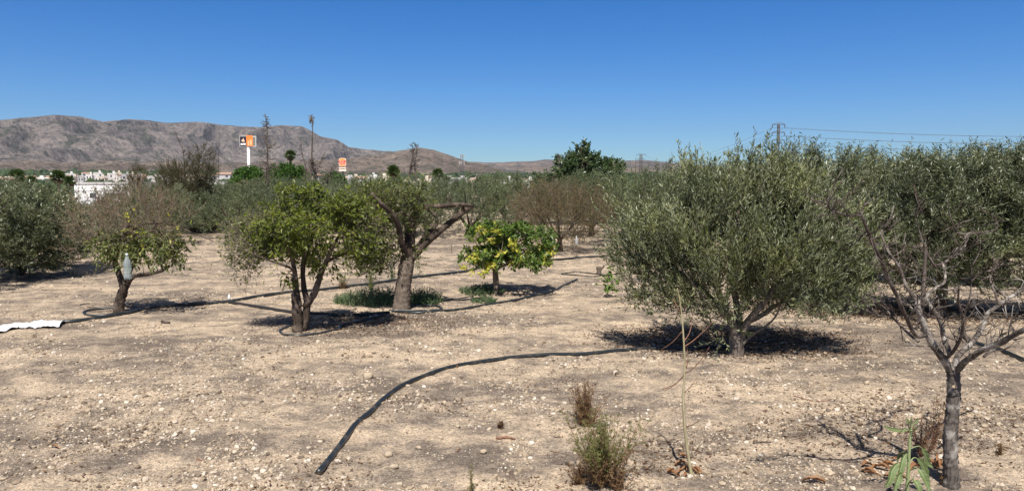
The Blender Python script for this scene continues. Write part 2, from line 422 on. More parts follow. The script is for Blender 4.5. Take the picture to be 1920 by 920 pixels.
# ================================================================== THE GROUND
def build_ground():
    half = rad(43)
    a1 = np.linspace(-half, half, 860); a2 = np.linspace(half, 2 * math.pi - half, 90)[1:-1]
    A = np.concatenate([a1, a2])
    r = np.concatenate([np.geomspace(.8, 2.8, 14)[:-1], np.geomspace(2.8, 45, 900), np.geomspace(45, 14000, 90)[1:]])
    RR, AA = np.meshgrid(r, A, indexing='ij')
    X = RR * np.sin(AA); Y = RR * np.cos(AA); Z = terrain(X, Y)
    V = np.stack([X, Y, Z], -1).reshape(-1, 3); nc = len(A); nr = len(r)
    i = (np.arange(nr - 1)[:, None] * nc + np.arange(nc)[None, :]); j = (np.arange(nr - 1)[:, None] * nc + (np.arange(nc)[None, :] + 1) % nc)
    Q = np.stack([i, i + nc, j + nc, j], -1).reshape(-1, 4)
    V = np.vstack([V, [[0, 0, float(terrain(0, 0))]]]); c = len(V) - 1
    T = np.stack([np.full(nc, c), np.arange(nc), (np.arange(nc) + 1) % nc], -1)
    o = meshobj('ground', V, [Q, T], M['soil'], None, True); tag(o, 'dry pale stony orchard soil', kind='structure')
    # normals upward
    o.data.update()
    if o.data.polygons[5000].normal.z < 0: o.data.flip_normals()
    return o
build_ground()

# stones ------------------------------------------------------------
PHI = (1 + 5 ** .5) / 2
ICO = nrm(np.array([(-1, PHI, 0), (1, PHI, 0), (-1, -PHI, 0), (1, -PHI, 0), (0, -1, PHI), (0, 1, PHI), (0, -1, -PHI), (0, 1, -PHI), (PHI, 0, -1), (PHI, 0, 1), (-PHI, 0, -1), (-PHI, 0, 1)], float))
ICF = np.array([(0, 11, 5), (0, 5, 1), (0, 1, 7), (0, 7, 10), (0, 10, 11), (1, 5, 9), (5, 11, 4), (11, 10, 2), (10, 7, 6), (7, 1, 8), (3, 9, 4), (3, 4, 2), (3, 2, 6), (3, 6, 8), (3, 8, 9), (4, 9, 5), (2, 4, 11), (6, 2, 10), (8, 6, 7), (9, 8, 1)])
def ico_sub(V, Fc):
    V = list(map(tuple, V)); mid = {}; out = []
    def m(a, b):
        k = (min(a, b), max(a, b))
        if k not in mid:
            p = np.array(V[a]) + np.array(V[b]); V.append(tuple(p / np.linalg.norm(p))); mid[k] = len(V) - 1
        return mid[k]
    for a, b, c in Fc:
        x, y, z = m(a, b), m(b, c), m(c, a); out += [(a, x, z), (b, y, x), (c, z, y), (x, y, z)]
    return np.array(V), np.array(out)
IC2, IF2 = ico_sub(ICO, ICF)
def rocks(P, S, base=ICO, bf=ICF, flat=(.45, .8), rs=R, jag=.18):
    n = len(P); k = len(base)
    V = base[None] * (1 + jag * rs.normal(size=(n, k, 1)))
    sc_ = np.stack([np.ones(n), .6 + .4 * rs.rand(n), flat[0] + (flat[1] - flat[0]) * rs.rand(n)], -1) * S[:, None]
    V = V * sc_[:, None, :]
    a = rs.rand(n) * 6.283; ca, sa = np.cos(a), np.sin(a); t = rs.normal(size=n) * .25; ct, st = np.cos(t), np.sin(t)
    x, y, z = V[..., 0], V[..., 1], V[..., 2]
    y, z = y * ct[:, None] - z * st[:, None], y * st[:, None] + z * ct[:, None]
    V = np.stack([x * ca[:, None] - y * sa[:, None], x * sa[:, None] + y * ca[:, None], z], -1) + P[:, None, :]
    Fc = (bf[None] + (np.arange(n) * k)[:, None, None]).reshape(-1, 3)
    return V.reshape(-1, 3), Fc
def scatter(n, r0, r1, half=42, power=1.0, rs=R):
    """points spread evenly over the picture rather than over the ground (dense near, thin far)"""
    a = rad(half) * (2 * rs.rand(n) - 1); u = rs.rand(n)
    r = 1 / (1 / r0 + (1 / r1 - 1 / r0) * u) if power == 1 else (r0 ** (1 - power) + (r1 ** (1 - power) - r0 ** (1 - power)) * u) ** (1 / (1 - power))
    return r * np.sin(a), r * np.cos(a)
rs_ = np.random.RandomState(5)
x, y = scatter(120000, 3.0, 26, rs=rs_)
den = vnoise(x / .8, y / .6, 4) * .6 + vnoise(x / .25, y / .2, 14) * .5
k_ = den > .39 + .32 * rs_.rand(len(x)); x, y = x[k_], y[k_]
r_ = np.hypot(x, y)
S = np.clip(.0035 * (rs_.pareto(2.6, len(x)) + 1) * (1 + .10 * r_), .003, .022)
P = np.stack([x, y, terrain(x, y) + S * .18], -1)
V, Fc = rocks(P, S, rs=rs_)
tag(meshobj('gravel', V, Fc, M['stone']), 'fine pale gravel strewn over the dry soil', kind='stuff')
# bigger stones one by one
spots = [(690, 708, 24, 18), (272, 820, 15, 10), (165, 772, 12, 9), (640, 748, 12, 9), (632, 761, 11, 8), (858, 802, 14, 11), (918, 806, 12, 10), (980, 822, 12, 10), (728, 854, 22, 10), (738, 877, 20, 11), (826, 822, 13, 12), (785, 844, 14, 11), (906, 848, 18, 9), (1246, 748, 10, 9), (1316, 702, 11, 8), (1199, 681, 8, 6),
         (1113, 702, 9, 8), (1196, 880, 10, 8), (1040, 727, 9, 6), (1078, 849, 9, 7), (95, 838, 12, 7), (22, 842, 14, 8), (205, 806, 14, 8), (285, 803, 14, 8), (350, 828, 10, 6), (420, 760, 9, 6), (552, 755, 10, 8), (548, 650, 8, 6), (387, 640, 8, 5), (320, 680, 9, 5), (250, 710, 9, 5), (492, 882, 11, 9), (476, 898, 10, 8), (430, 912, 14, 8), (228, 700, 8, 7),
         (1625, 720, 14, 9), (1655, 742, 12, 8), (1580, 735, 9, 7), (1700, 640, 12, 8), (1750, 622, 10, 7), (1870, 640, 8, 6), (1905, 760, 10, 8), (1878, 770, 9, 6), (1560, 800, 10, 7), (1650, 780, 11, 8), (1520, 720, 12, 7), (1845, 800, 14, 10), (1905, 800, 12, 9), (1842, 912, 13, 11), (1440, 690, 12, 7), (1330, 790, 10, 8), (1500, 860, 10, 7), (1420, 800, 9, 6), (1120, 770, 10, 7), (540, 795, 12, 9), (560, 820, 11, 8), (1010, 900, 11, 8), (930, 895, 10, 7), (130, 745, 9, 6), (60, 770, 13, 7), (10, 730, 10, 7), (160, 900, 12, 8), (850, 640, 8, 6), (960, 690, 8, 5), (1180, 640, 8, 6), (1350, 710, 8, 5)]
def region(px, py):
    if px < 600: return 'pale rounded limestone lying among grit left of the curving hose', 'stones left of the curving hose'
    if px < 1060: return 'pale rounded limestone lying on bare soil right of the curving hose', 'stones right of the curving hose'
    if px < 1420: return 'small chalky stone lying on the soil around the thin sapling', 'stones around the thin sapling'
    return 'whitish angular stone lying on the soil around the bare tree', 'stones around the bare tree'
for (px, py, w, h) in spots:
    p = gnd(px, py); s = w * .5 * p[1] / F * .9
    z = float(terrain(p[0], p[1])) + s * .35
    V, Fc = rocks(np.array([[p[0], p[1], z]]), np.array([s]), IC2, IF2, (.5, .7), rs_, .12)
    o = thing_loc = bpy.data.objects.new('stone', None)
    me_o = meshobj('stone', V - np.array([p[0], p[1], z]), Fc, M['stone'], None, True); bpy.data.objects.remove(o)
    me_o.location = (p[0], p[1], z); me_o.name = 'stone'
    lb, g = region(px, py); tag(me_o, lb, 'stone', g)
# litter -------------------------------------------------------------
def litter(cx, cy, rx, ry, n, seed):
    rs = np.random.RandomState(seed); a = rs.rand(n) * 6.283; rr = np.sqrt(rs.rand(n)) * (1 + .25 * rs.normal(size=n))
    return cx + rx * rr * np.cos(a), cy + ry * rr * np.sin(a)
LX, LY = scatter(16000, 3.1, 20, rs=rs_)
keep = (vnoise(LX / .5, LY / .35, 71) + .5 * vnoise(LX / 1.7, LY / 1.2, 72)) > .98
LX, LY = LX[keep], LY[keep]
for (px, py, rx, ry, n, sd_) in [(1375, 640, 1.3, .75, 9000, 1), (675, 608, 1.1, .7, 2600, 2), (280, 575, .7, .5, 500, 3), (1560, 575, 1.6, .6, 4000, 4), (1780, 590, 1.5, .6, 4500, 5), (1780, 790, .9, .7, 1000, 6), (1600, 820, .7, .5, 500, 8), (960, 550, .5, .4, 300, 7), (1230, 850, .5, .35, 400, 9), (160, 480, 1.6, 1.2, 800, 10)]:  # litter, laid thicker where tree shade falls, to darken and warm that shade
    g = gnd(px, py); a, b = litter(g[0], g[1], rx, ry, n, sd_); LX = np.concatenate([LX, a]); LY = np.concatenate([LY, b])
n = len(LX); P = np.stack([LX, LY, terrain(LX, LY) + .004 + .008 * rs_.rand(n)], -1)
a = rs_.rand(n) * 6.283; D = np.stack([np.cos(a), np.sin(a), .25 * rs_.normal(size=n)], -1)
V, Fc = leaves(P, D, .014 + .03 * rs_.rand(n), .004 + .010 * rs_.rand(n), .15, rs_)
tag(meshobj('leaf_litter', V, Fc, M['litter']), 'dark dry leaf litter scattered under the trees', kind='stuff')

# ================================================================== MOUNTAINS
def rockmat(name, a, b, c, scrub, sc_=1.0, thr=.5):
    m = mat(name, a, .95, 0, .1); q = N(m); v = q.pos()
    n1 = q.noise(q.pos((1, 1, 2.2)), .0022 * sc_, 8, .62); n2 = q.noise(q.pos(), .011 * sc_, 6, .7); n3 = q.noise(q.pos(), .055 * sc_, 4, .7)
    c1 = q.ramp(n1, [(.36, a), (.50, b), (.64, c)])
    c1 = q.mix(q.ramp(n2, [(thr - .02, (0, 0, 0)), (thr + .09, (.85, .85, .85))]), c1, scrub)
    c1 = q.mix(1.0, c1, q.ramp(n3, [(.34, (.58, .59, .60)), (.5, (1, 1, 1)), (.66, (1.32, 1.28, 1.24))]), 'MULTIPLY')
    q.l.new(c1, q.b.inputs['Base Color']); hh = q.new('ShaderNodeMath', operation='MULTIPLY_ADD'); q.l.new(q.noise(q.pos((1, 1, .5)), .016 * sc_, 8, .72), hh.inputs[0]); hh.inputs[1].default_value = 1.0; hh.inputs[2].default_value = 0; q.bump(hh.outputs[0], 1.0, 70 / sc_); return m
M['rock'] = rockmat('mountain_rock', (.175, .154, .142), (.28, .242, .22), (.39, .335, .295), (.095, .10, .078), 1, .52)
M['rock_near'] = rockmat('foothill_rock', (.19, .15, .125), (.27, .215, .175), (.36, .29, .23), (.11, .105, .075), 2, .52)
M['rock_far'] = rockmat('plateau_rock', (.15, .13, .12), (.26, .20, .165), (.38, .29, .22), (.12, .12, .10), 1, .5)
def ridge(name, prof, Rc, Rf, zf, m, amp, gully, seed, label, rows=150, ext=0, back=1500, peak=1.0, jag=.012):
    xs = np.array([p[0] for p in prof], float); ys = np.array([p[1] for p in prof], float)
    px = np.linspace(xs[0] - ext, xs[-1] + ext, int((xs[-1] - xs[0] + 2 * ext) * .9)); py = np.interp(px, xs, ys)
    py = py + 1.6 * fbm(px / 14., px * 0, 4, seed) * (1 if jag else 0)
    az = np.arctan((px - 960) / F)
    el = np.array([(lambda d: d[2] / math.hypot(d[0], d[1]))(ray(a, b)) for a, b in zip(px, py)])
    zc = CAMZ + el * Rc
    s = np.concatenate([np.linspace(0, 1, rows), 1 + np.linspace(0, 1, 14)[1:]])
    SS, AZ = np.meshgrid(s, az, indexing='ij'); ZC = np.tile(zc, (len(s), 1))
    up = np.clip(SS, 0, 1); dn = np.clip(SS - 1, 0, 1)
    # crest and foot wander
    rf = Rf * (1 + .12 * fbm(AZ * 9, AZ * 0 + 3, 3, seed + 2))
    r = rf + (Rc - rf) * up + dn * back
    X = r * np.sin(AZ); Y = r * np.cos(AZ)
    wx = X + 120 * fbm(X / 500, Y / 500, 3, seed + 5) * gully; wy = Y
    g1 = 1 - np.abs(2 * vnoise(wx / (330 * gully), wy / (1500 * gully), seed + 7) - 1)
    g2 = 1 - np.abs(2 * vnoise(wx / (120 * gully) + 7, wy / (420 * gully), seed + 8) - 1)
    g3 = 1 - np.abs(2 * vnoise(wx / (52 * gully), wy / (130 * gully), seed + 9) - 1)
    rel = g1 * .42 + g2 * .38 + g3 * .26 - .5 + .5 * fbm(X / (900 * gully), Y / (900 * gully), 4, seed + 11)
    prof_ = up ** peak * .62 + .38 * smooth(.05, .95, up)
    terr = .05 * np.sin(up * 26 + 5 * fbm(X / 700, Y / 700, 3, seed + 15)) * smooth(0, .3, up) * (1 - smooth(.8, 1, up))
    win = np.clip(np.sin(np.clip(up, 0, 1) * math.pi) ** .8, 0, 1)
    H = zf + (ZC - zf) * (prof_ + terr) + rel * amp * win * (.5 + .8 * up)
    # never let the flank rise over the drawn crest line
    H = np.minimum(H, CAMZ + (ZC - CAMZ) * (r / Rc) * (.985))  * (SS < 1) + (SS >= 1) * (ZC - dn * (ZC - zf) * 1.0)
    V = np.stack([X, Y, H], -1).reshape(-1, 3); nr, nc = SS.shape
    i = (np.arange(nr - 1)[:, None] * nc + np.arange(nc - 1)[None, :])
    Q = np.stack([i, i + nc, i + nc + 1, i + 1], -1).reshape(-1, 4)
    o = meshobj(name, V, Q, m, None, True)
    if o.data.polygons[len(Q) // 3].normal.z < 0: o.data.flip_normals()
    tag(o, label, kind='structure'); return o
ridge('mountain', [(-700, 262), (-420, 240), (-200, 236), (0, 226), (60, 221), (85, 218), (115, 216), (160, 219), (200, 228), (250, 224), (290, 226), (320, 231), (375, 228), (420, 234), (470, 238), (490, 239), (530, 235), (570, 237), (590, 247), (605, 256), (635, 262), (655, 275), (680, 279), (720, 283), (760, 285), (800, 292), (850, 300), (900, 308), (960, 316), (1040, 330)],
      5600, 2500, 20, M['rock'], 300, 1.0, 3, 'long bare grey mountain range filling the left horizon', 210, peak=.9)
ridge('hill', [(-700, 300), (0, 303), (60, 300), (150, 306), (205, 300), (260, 303), (330, 301), (420, 306), (500, 304), (560, 300), (620, 299), (650, 298), (690, 293), (720, 288), (750, 283), (790, 277), (815, 281), (840, 290), (860, 297), (885, 305), (910, 309), (940, 318), (960, 330)],
      3000, 1500, 8, M['rock_near'], 42, .38, 13, 'brown eroded hills at the foot of the grey range', 120, peak=1.1, back=700)
ridge('plateau', [(780, 330), (850, 310), (880, 303), (910, 305), (950, 304), (1000, 302), (1020, 299), (1060, 300), (1100, 302), (1150, 303), (1200, 300), (1240, 303), (1280, 307), (1330, 311), (1400, 317), (1500, 322), (1700, 326), (2600, 331)],
      7000, 3600, 10, M['rock_far'], 60, .9, 23, 'low flat tableland on the horizon behind the leafy tree', 90, peak=.6)
ridge('low_hill', [(860, 331), (920, 318), (960, 317), (985, 310), (1010, 312), (1045, 316), (1100, 318), (1200, 315), (1300, 322), (1500, 328), (2600, 333)],
      3400, 2000, 6, M['rock_near'], 25, .5, 33, 'pale eroded low hills left of the leafy tree', 70, peak=1.0, back=600)

# far woodland: clumps of crown nobody could count
def clump_wood(specs, name, label, m):
    P = []; S = []
    rs = np.random.RandomState(8)
    for (x0, x1, d0, d1, n, s0) in specs:
        px = x0 + (x1 - x0) * rs.rand(n); d = d0 + (d1 - d0) * rs.rand(n)
        k = vnoise(px / 24., d / 160., 91) > .42; px, d = px[k], d[k]
        a = np.arctan((px - 960) / F); X = d * np.sin(a); Y = d * np.cos(a)
        P.append(np.stack([X, Y, terrain(X, Y) + s0 * .5], -1)); S.append(s0 * (.5 + .8 * rs.rand(len(X))))
    P = np.concatenate(P); S = np.concatenate(S)
    V, Fc = rocks(P, S, IC2, IF2, (.7, 1.1), rs, .22)
    tag(meshobj(name, V, Fc, m), label, kind='stuff')
clump_wood([(-300, 420, 1250, 2300, 900, 7), (-100, 300, 1000, 1300, 150, 5), (560, 1300, 800, 1900, 700, 5.5), (850, 960, 900, 1500, 90, 7), (300, 1400, 260, 600, 260, 3.2), (-200, 300, 230, 420, 220, 3.3), (-60, 480, 420, 540, 60, 3.4), (-60, 480, 780, 1200, 220, 5.5)], 'woodland', 'dark far-off trees spread round the town below the mountains', M['pine'])

# ================================================================== BUILDINGS
WALLS = [mat('wall_white', (.64, .62, .585), .8), mat('wall_cream', (.66, .58, .47), .8), mat('wall_pink', (.58, .50, .44), .8), mat('wall_grey', (.46, .45, .44), .8), mat('wall_ochre', (.55, .42, .28), .8)]
GLASS = mat('window_glass', (.05, .06, .08), .2); ROOFT = mat('roof_tile', (.32, .21, .15), .85); ROOFF = mat('roof_flat', (.42, .38, .34), .9)
def box_vf(x0, x1, y0, y1, z0, z1):
    V = np.array([(x, y, z) for z in (z0, z1) for y in (y0, y1) for x in (x0, x1)], float)
    return V, np.array([(0, 2, 3, 1), (4, 5, 7, 6), (0, 1, 5, 4), (1, 3, 7, 5), (3, 2, 6, 7), (2, 0, 4, 6)])
def building(px, d, w, dep, h, floors, cols_, wm, roof, label, rs, part_windows=False, rot=0.0, z=None, group='houses of the distant town'):
    a = math.atan((px - 960) / F); X, Y = d * math.sin(a), d * math.cos(a); zz = float(terrain(X, Y)) if z is None else z
    t = thing('building', (X, Y, zz), label, 'building', group); t.rotation_euler[2] = -a + rot
    def loc(V): return V + np.array(t.location)
    parts = []; V, Fc = box_vf(-w / 2, w / 2, -dep / 2, dep / 2, -1, h); parts.append((V, Fc))
    if roof == 'flat':
        for b in ((-w / 2 - .15, w / 2 + .15, -dep / 2 - .15, -dep / 2 + .2, h, h + .7), (-w / 2 - .15, w / 2 + .15, dep / 2 - .2, dep / 2 + .15, h, h + .7), (w * .1, w * .35, -dep * .2, dep * .2, h, h + 2.2)):
            parts.append(box_vf(*b))
    V, Fc = merge(parts); meshobj('wall', loc(V), Fc, wm, t)
    if roof == 'gable':
        e = .5; r = h + w * .16
        V = np.array([(-w / 2 - e, -dep / 2 - e, h - .1), (w / 2 + e, -dep / 2 - e, h - .1), (w / 2 + e, dep / 2 + e, h - .1), (-w / 2 - e, dep / 2 + e, h - .1), (-w / 2 - e, 0, r), (w / 2 + e, 0, r)], float)
        meshobj('roof', loc(V), [(0, 1, 5, 4), (2, 3, 4, 5), (0, 4, 3), (1, 2, 5), (0, 3, 2, 1)], ROOFT, t)
    pv = []
    fh = h / floors
    for f in range(floors):
        for c in range(cols_):
            x = -w / 2 + w * (c + .5) / cols_; z0 = f * fh + fh * .35; ww = min(w / cols_ * .42, 1.6)
            bx = box_vf(x - ww / 2, x + ww / 2, -dep / 2 - .05, -dep / 2 + .05, z0, z0 + fh * .42)
            if rs.rand() < .15: continue
            meshobj('window', loc(bx[0]), bx[1], GLASS, t)
    return t
rs_b = np.random.RandomState(4)
wn_ = ['white', 'cream', 'pinkish', 'grey', 'ochre']
bid = 0
for (x0, x1, step, dmin, dmax, hmin, hmax) in [(-30, 110, 15, 640, 900, 4, 6.5), (108, 262, 9, 560, 760, 7, 10.5), (262, 460, 15, 560, 800, 6, 9.5), (590, 720, 17, 420, 640, 4.5, 8), (760, 840, 15, 380, 520, 4, 8)]:
    p = x0
    while p < x1:
        d = dmin + (dmax - dmin) * rs_b.rand(); w = (step * (.8 + .7 * rs_b.rand())) * d / F; h = hmin + (hmax - hmin) * rs_b.rand()
        k = rs_b.choice([0, 0, 0, 0, 1, 1, 2, 3]); roof = 'flat' if rs_b.rand() < .65 else 'gable'
        side = 'left of the twin palms' if p < 110 else 'between the palms and the feathery tree' if p < 300 else 'behind the feathery tree' if p < 470 else 'beside the round burger sign' if p < 730 else 'behind the sawn tree'
        lb = '%s %s town building with %s roof %s' % ('tall' if h > (hmin + hmax) / 2 else 'low', wn_[k], 'flat' if roof == 'flat' else 'tiled', side)
        building(p, d, w, 9, h, max(2, int(h / 3)), max(2, int(w / 3.4)), WALLS[k], roof, lb, rs_b, rot=rs_b.normal() * .25, group='town buildings ' + side)
        p += step * (.75 + .5 * rs_b.rand())
for (px, d, w, h, k, lb) in [(945, 330, 9, 5.2, 0, 'white flat building between the mast and the leafy tree'), (990, 300, 4, 4.8, 0, 'small white block just left of the leafy tree'), (860, 520, 12, 6.2, 3, 'grey low building under the lattice mast'), (1790, 300, 9, 4, 1, 'cream house hidden behind the right olives'), (650, 300, 7, 5.5, 3, 'pale grey house under the round sign'), (795, 260, 4.5, 5, 1, 'cream house with shaded balcony right of the dead tree'), (700, 350, 6, 6, 0, 'white house right of the round sign')]:
    building(px, d, w, 7, h, 2, 3, WALLS[k], 'flat', lb, rs_b, group='single houses beyond the grove')
# scattered white houses up the slope
for i in range(16):
    px = rs_b.choice([60, 210, 225, 240, 300, 330, 130, 20, 400, 90, 660, 690, 1140, 1380, 640, 700]) + 12 * rs_b.normal(); d = 1200 + 700 * rs_b.rand()
    a = math.atan((px - 960) / F)
    o = meshobj('hillside_house', box_vf(-7, 7, -5, 5, -3, 5)[0], box_vf(0, 1, 0, 1, 0, 1)[1], WALLS[i % 2])
    o.location = (d * math.sin(a), d * math.cos(a), float(terrain(d * math.sin(a), d * math.cos(a)))); o.rotation_euler[2] = -a
    tag(o, 'tiny pale house on the slope above the town', 'house', 'houses scattered on the slope')
# long white shed with a van in front, in the dip beyond the grove
def shed():
    d = 150; c = at(190, 345, d); zz = float(terrain(c[0], d)); top = c[2]
    t = thing('white_shed', (c[0], d, zz), 'long white metal shed with grey band beyond the olive trees at left', 'building')
    L = np.array(t.location); w = 102 * d / F; h = top - zz
    V, Fc = box_vf(-w / 2, w / 2, 0, 12, -.5, h); meshobj('wall', V + L, Fc, M['white'], t)
    V, Fc = box_vf(-w / 2 - .15, w / 2 + .15, -.18, 12.2, h, h + .35); meshobj('roof', V + L, Fc, WALLS[3], t)
    V, Fc = box_vf(-w / 2 + .05, w / 2 - .05, -.06, .0, h - 1.45, h - 1.3); meshobj('band', V + L, Fc, WALLS[3], t)
    for (a, b) in ((-.22, -.10), (.10, .22), (.3, .42)):
        V, Fc = box_vf(w * a, w * b, -.05, -.003, h - 3.2, h - 1.8); meshobj('window', V + L, Fc, GLASS, t)
shed()
def van(px, py, Y, label, colr=(.75, .76, .78), s=1.0):
    c = at(px, py, Y); zz = float(terrain(c[0], Y))
    t = thing('delivery_van', (c[0], Y, max(zz, c[2] - 2.6)), label, 'van'); L = np.array(t.location)
    body = mat('van_paint', colr, .35)
    prof = [(-2.6, .45), (2.5, .45), (2.6, 1.1), (2.3, 1.35), (1.6, 2.35), (1.3, 2.55), (-2.5, 2.55), (-2.6, 2.3)]
    k = len(prof); V = np.array([(x, y, z) for y in (-.95, .95) for x, z in prof]); Fs = [list(range(k))[::-1], list(range(k, 2 * k))] + [(i, (i + 1) % k, k + (i + 1) % k, k + i) for i in range(k)]
    meshobj('body', V + L, Fs, body, t)
    meshobj('windscreen', np.array([(2.28, -.85, 1.42), (2.28, .85, 1.42), (1.66, .8, 2.30), (1.66, -.8, 2.30)]) + L + [.03, 0, .02], [(0, 1, 2, 3)], GLASS, t)
    meshobj('side_window', np.array([(1.0, -.97, 1.5), (2.05, -.97, 1.5), (1.55, -.97, 2.2), (1.0, -.97, 2.2)]) + L, [(0, 1, 2, 3)], GLASS, t)
    for x in (-1.7, 1.7):
        for y in (-.85, .85):
            tb = Tubes(); tb.add([(x, y - .1, .36), (x, y + .1, .36)], .36, 16); V = np.concatenate(tb.V) + L
            meshobj('wheel', V, [np.concatenate(tb.Q)] + [np.array(tb.caps)], M['black'], t)
    t.rotation_euler[2] = rad(-25); return t
van(178, 371, 128, 'white van with dark windscreen parked before the white shed')
# petrol station canopy
def canopy():
    d = 150; c = at(388, 341, d); zz = float(terrain(c[0], d))
    t = thing('station_canopy', (c[0], d, zz), 'flat pale forecourt canopy on posts right of the feathery tree', 'canopy'); L = np.array(t.location)
    h = c[2] - zz; V, Fc = box_vf(-3.2, 3.6, 0, 7, h - .55, h); meshobj('roof', V + L, Fc, WALLS[3], t)
    for x in (-2.6, 3.0):
        for y in (.5, 6.5):
            V, Fc = box_vf(x - .13, x + .13, y - .13, y + .13, -.3, h - .55); meshobj('post', V + L, Fc, M['white'], t)
canopy()

# ================================================================== SIGNS, MAST, PYLONS
def billboard():
    Y = 420.; c = at(463, 265, Y); s = Y / F; zz = float(terrain(c[0], Y))
    t = thing('pole_sign', (c[0], Y, zz), 'tall white pole sign with black and orange panels', 'sign'); L = np.array([c[0], Y, 0])
    def bx(x0, x1, y0, y1, p0, p1):
        z0 = at(463, p1, Y)[2]; z1 = at(463, p0, Y)[2]
        return box_vf((x0 - 463) * s, (x1 - 463) * s, y0, y1, z0, z1)
    tb = Tubes(); tb.add([(0.3, 1.0, zz - 1), (0.3, 1.0, at(463, 276, Y)[2])], .75, 16); o = tb.build('pole', M['white'], None)
    o.location = L; o.parent = t; o.location = (0, 0, -zz); 
    blk = mat('sign_black', (.012, .012, .02), .5); org = mat('sign_orange', (.85, .22, .04), .5); frm = mat('sign_frame', (.5, .5, .48), .6); txt = mat('sign_white', (.8, .75, .72), .5); pk = mat('sign_flame', (.80, .50, .36), .5); org2 = mat('sign_pale_orange', (.85, .45, .25), .5)
    def put(name, b, m, par=t):
        o = meshobj(name, b[0], b[1], m); o.parent = par; o.location = (0, 0, -zz) if par is t else (0, 0, 0); return o
    put('frame', bx(449, 480, .05, 1.8, 255, 275), frm)
    p1 = put('black_panel', bx(450, 462, -.10, .04, 256, 274), blk); p1['label'] = 'black sign panel with pale flame and white wording'
    p2 = put('orange_panel', bx(462, 474, -.12, .04, 254, 274), org); p2['label'] = 'orange sign panel with paler figure'
    put('open_panel', bx(474, 478.5, -.06, .04, 257, 273), mat('sign_back', (.16, .17, .14), .7))
    # flame emblem: a curled drop over a rounded base
    zc = at(463, 263, Y)[2]; xc = (456 - 463) * s
    pts = [(-3.0, -1.6), (-2.2, -2.6), (0, -3.0), (2.6, -2.6), (3.4, -1.2), (2.4, -.1), (1.6, 1.2), (1.4, 3.0), (.6, 4.0), (0, 2.6), (-1.4, 1.4), (-2.6, .2)]
    k = len(pts); V = np.array([(xc + x * s, y, zc + z * s) for y in (-.14, -.11) for x, z in pts])
    put('flame_emblem', (V, [list(range(k)), list(range(k, 2 * k))[::-1]] + [(i, k + i, k + (i + 1) % k, (i + 1) % k) for i in range(k)]), pk, p1)
    put('wording', merge([bx(451.2, 455.6, -.13, -.10, 268.8, 272), bx(456.2, 460.6, -.13, -.10, 268.4, 272)]), txt, p1)
    put('figure', merge([bx(464.5, 467, -.14, -.12, 264, 273), bx(468.5, 472, -.14, -.12, 262, 272)]), org2, p2)
billboard()
def text_mesh(body, size, m, parent, loc, name='lettering', depth=.05, bold=0.0):
    cu = bpy.data.curves.new(name, 'FONT'); cu.body = body; cu.size = size; cu.align_x = 'CENTER'; cu.align_y = 'CENTER'; cu.extrude = depth; cu.offset = bold
    to = bpy.data.objects.new(name, cu); col.objects.link(to)
    dg = bpy.context.evaluated_depsgraph_get(); me = bpy.data.meshes.new_from_object(to.evaluated_get(dg)); col.objects.unlink(to); bpy.data.objects.remove(to)
    me.materials.clear(); me.materials.append(m)
    o = bpy.data.objects.new(name, me); col.objects.link(o); o.parent = parent; o.location = loc; o.rotation_euler = (rad(90), 0, 0); return o
def burger_sign():
    Y = 380.; s = Y / F; c = at(642, 308, Y); zz = float(terrain(c[0], Y))
    t = thing('pole_sign', (c[0], Y, zz), 'rounded orange sign with red lettering over two pale boards', 'sign')
    def Z(p): return at(642, p, Y)[2] - zz
    def rounded(w, h, y0, y1, zc, r, sq=.5):
        pts = []
        for k in range(48):
            a = 2 * math.pi * k / 48; ca, sa = math.cos(a), math.sin(a)
            e = 4.0
            pts.append((w / 2 * math.copysign(abs(ca) ** (2 / e), ca), h / 2 * math.copysign(abs(sa) ** (2 / 3.4), sa)))
        k = len(pts); V = np.array([(x, y, zc + z) for y in (y0, y1) for x, z in pts])
        return V, [list(range(k)), list(range(k, 2 * k))[::-1]] + [(i, k + i, k + (i + 1) % k, (i + 1) % k) for i in range(k)]
    def put(name, b, m, par=t):
        o = meshobj(name, b[0], b[1], m); o.parent = par; return o
    org = mat('bun_orange', (.85, .27, .05), .5); cream = mat('sign_cream', (.80, .66, .55), .5); pale = mat('sign_peach', (.86, .50, .33), .5); red = mat('sign_red', (.62, .03, .03), .5)
    zc = Z(304.3)
    f = put('face', rounded(13.6 * s, 15.6 * s, 0, 1.2, zc, 2), cream)
    top = rounded(12.0 * s, 14.0 * s, -.06, 0.02, zc, 2); bn = put('bun', top, org, f)
    put('band', box_vf(-5.7 * s, 5.7 * s, -.10, -.055, Z(309.0), Z(300.9)), pale, f)
    text_mesh('BURGER', 3.9 * s, red, f, (0, -.14, Z(302.8)), bold=.03)
    text_mesh('KING', 4.6 * s, red, f, (0, -.14, Z(306.6)), bold=.03)
    put('board', box_vf(-6.8 * s, 6.8 * s, 0, .6, Z(316.2), Z(313.9)), cream)
    put('board', box_vf(-6.8 * s, 6.8 * s, 0, .6, Z(321.0), Z(317.8)), cream)
    tb = Tubes(); tb.add([(0, .8, -1), (0, .8, Z(306))], .38, 10); o = tb.build('pole', M['black']); o.parent = t
burger_sign()
steel = mat('galvanised_steel', (.10, .10, .10), .6, .3); steel2 = mat('pylon_steel', (.10, .085, .075), .7, .2)
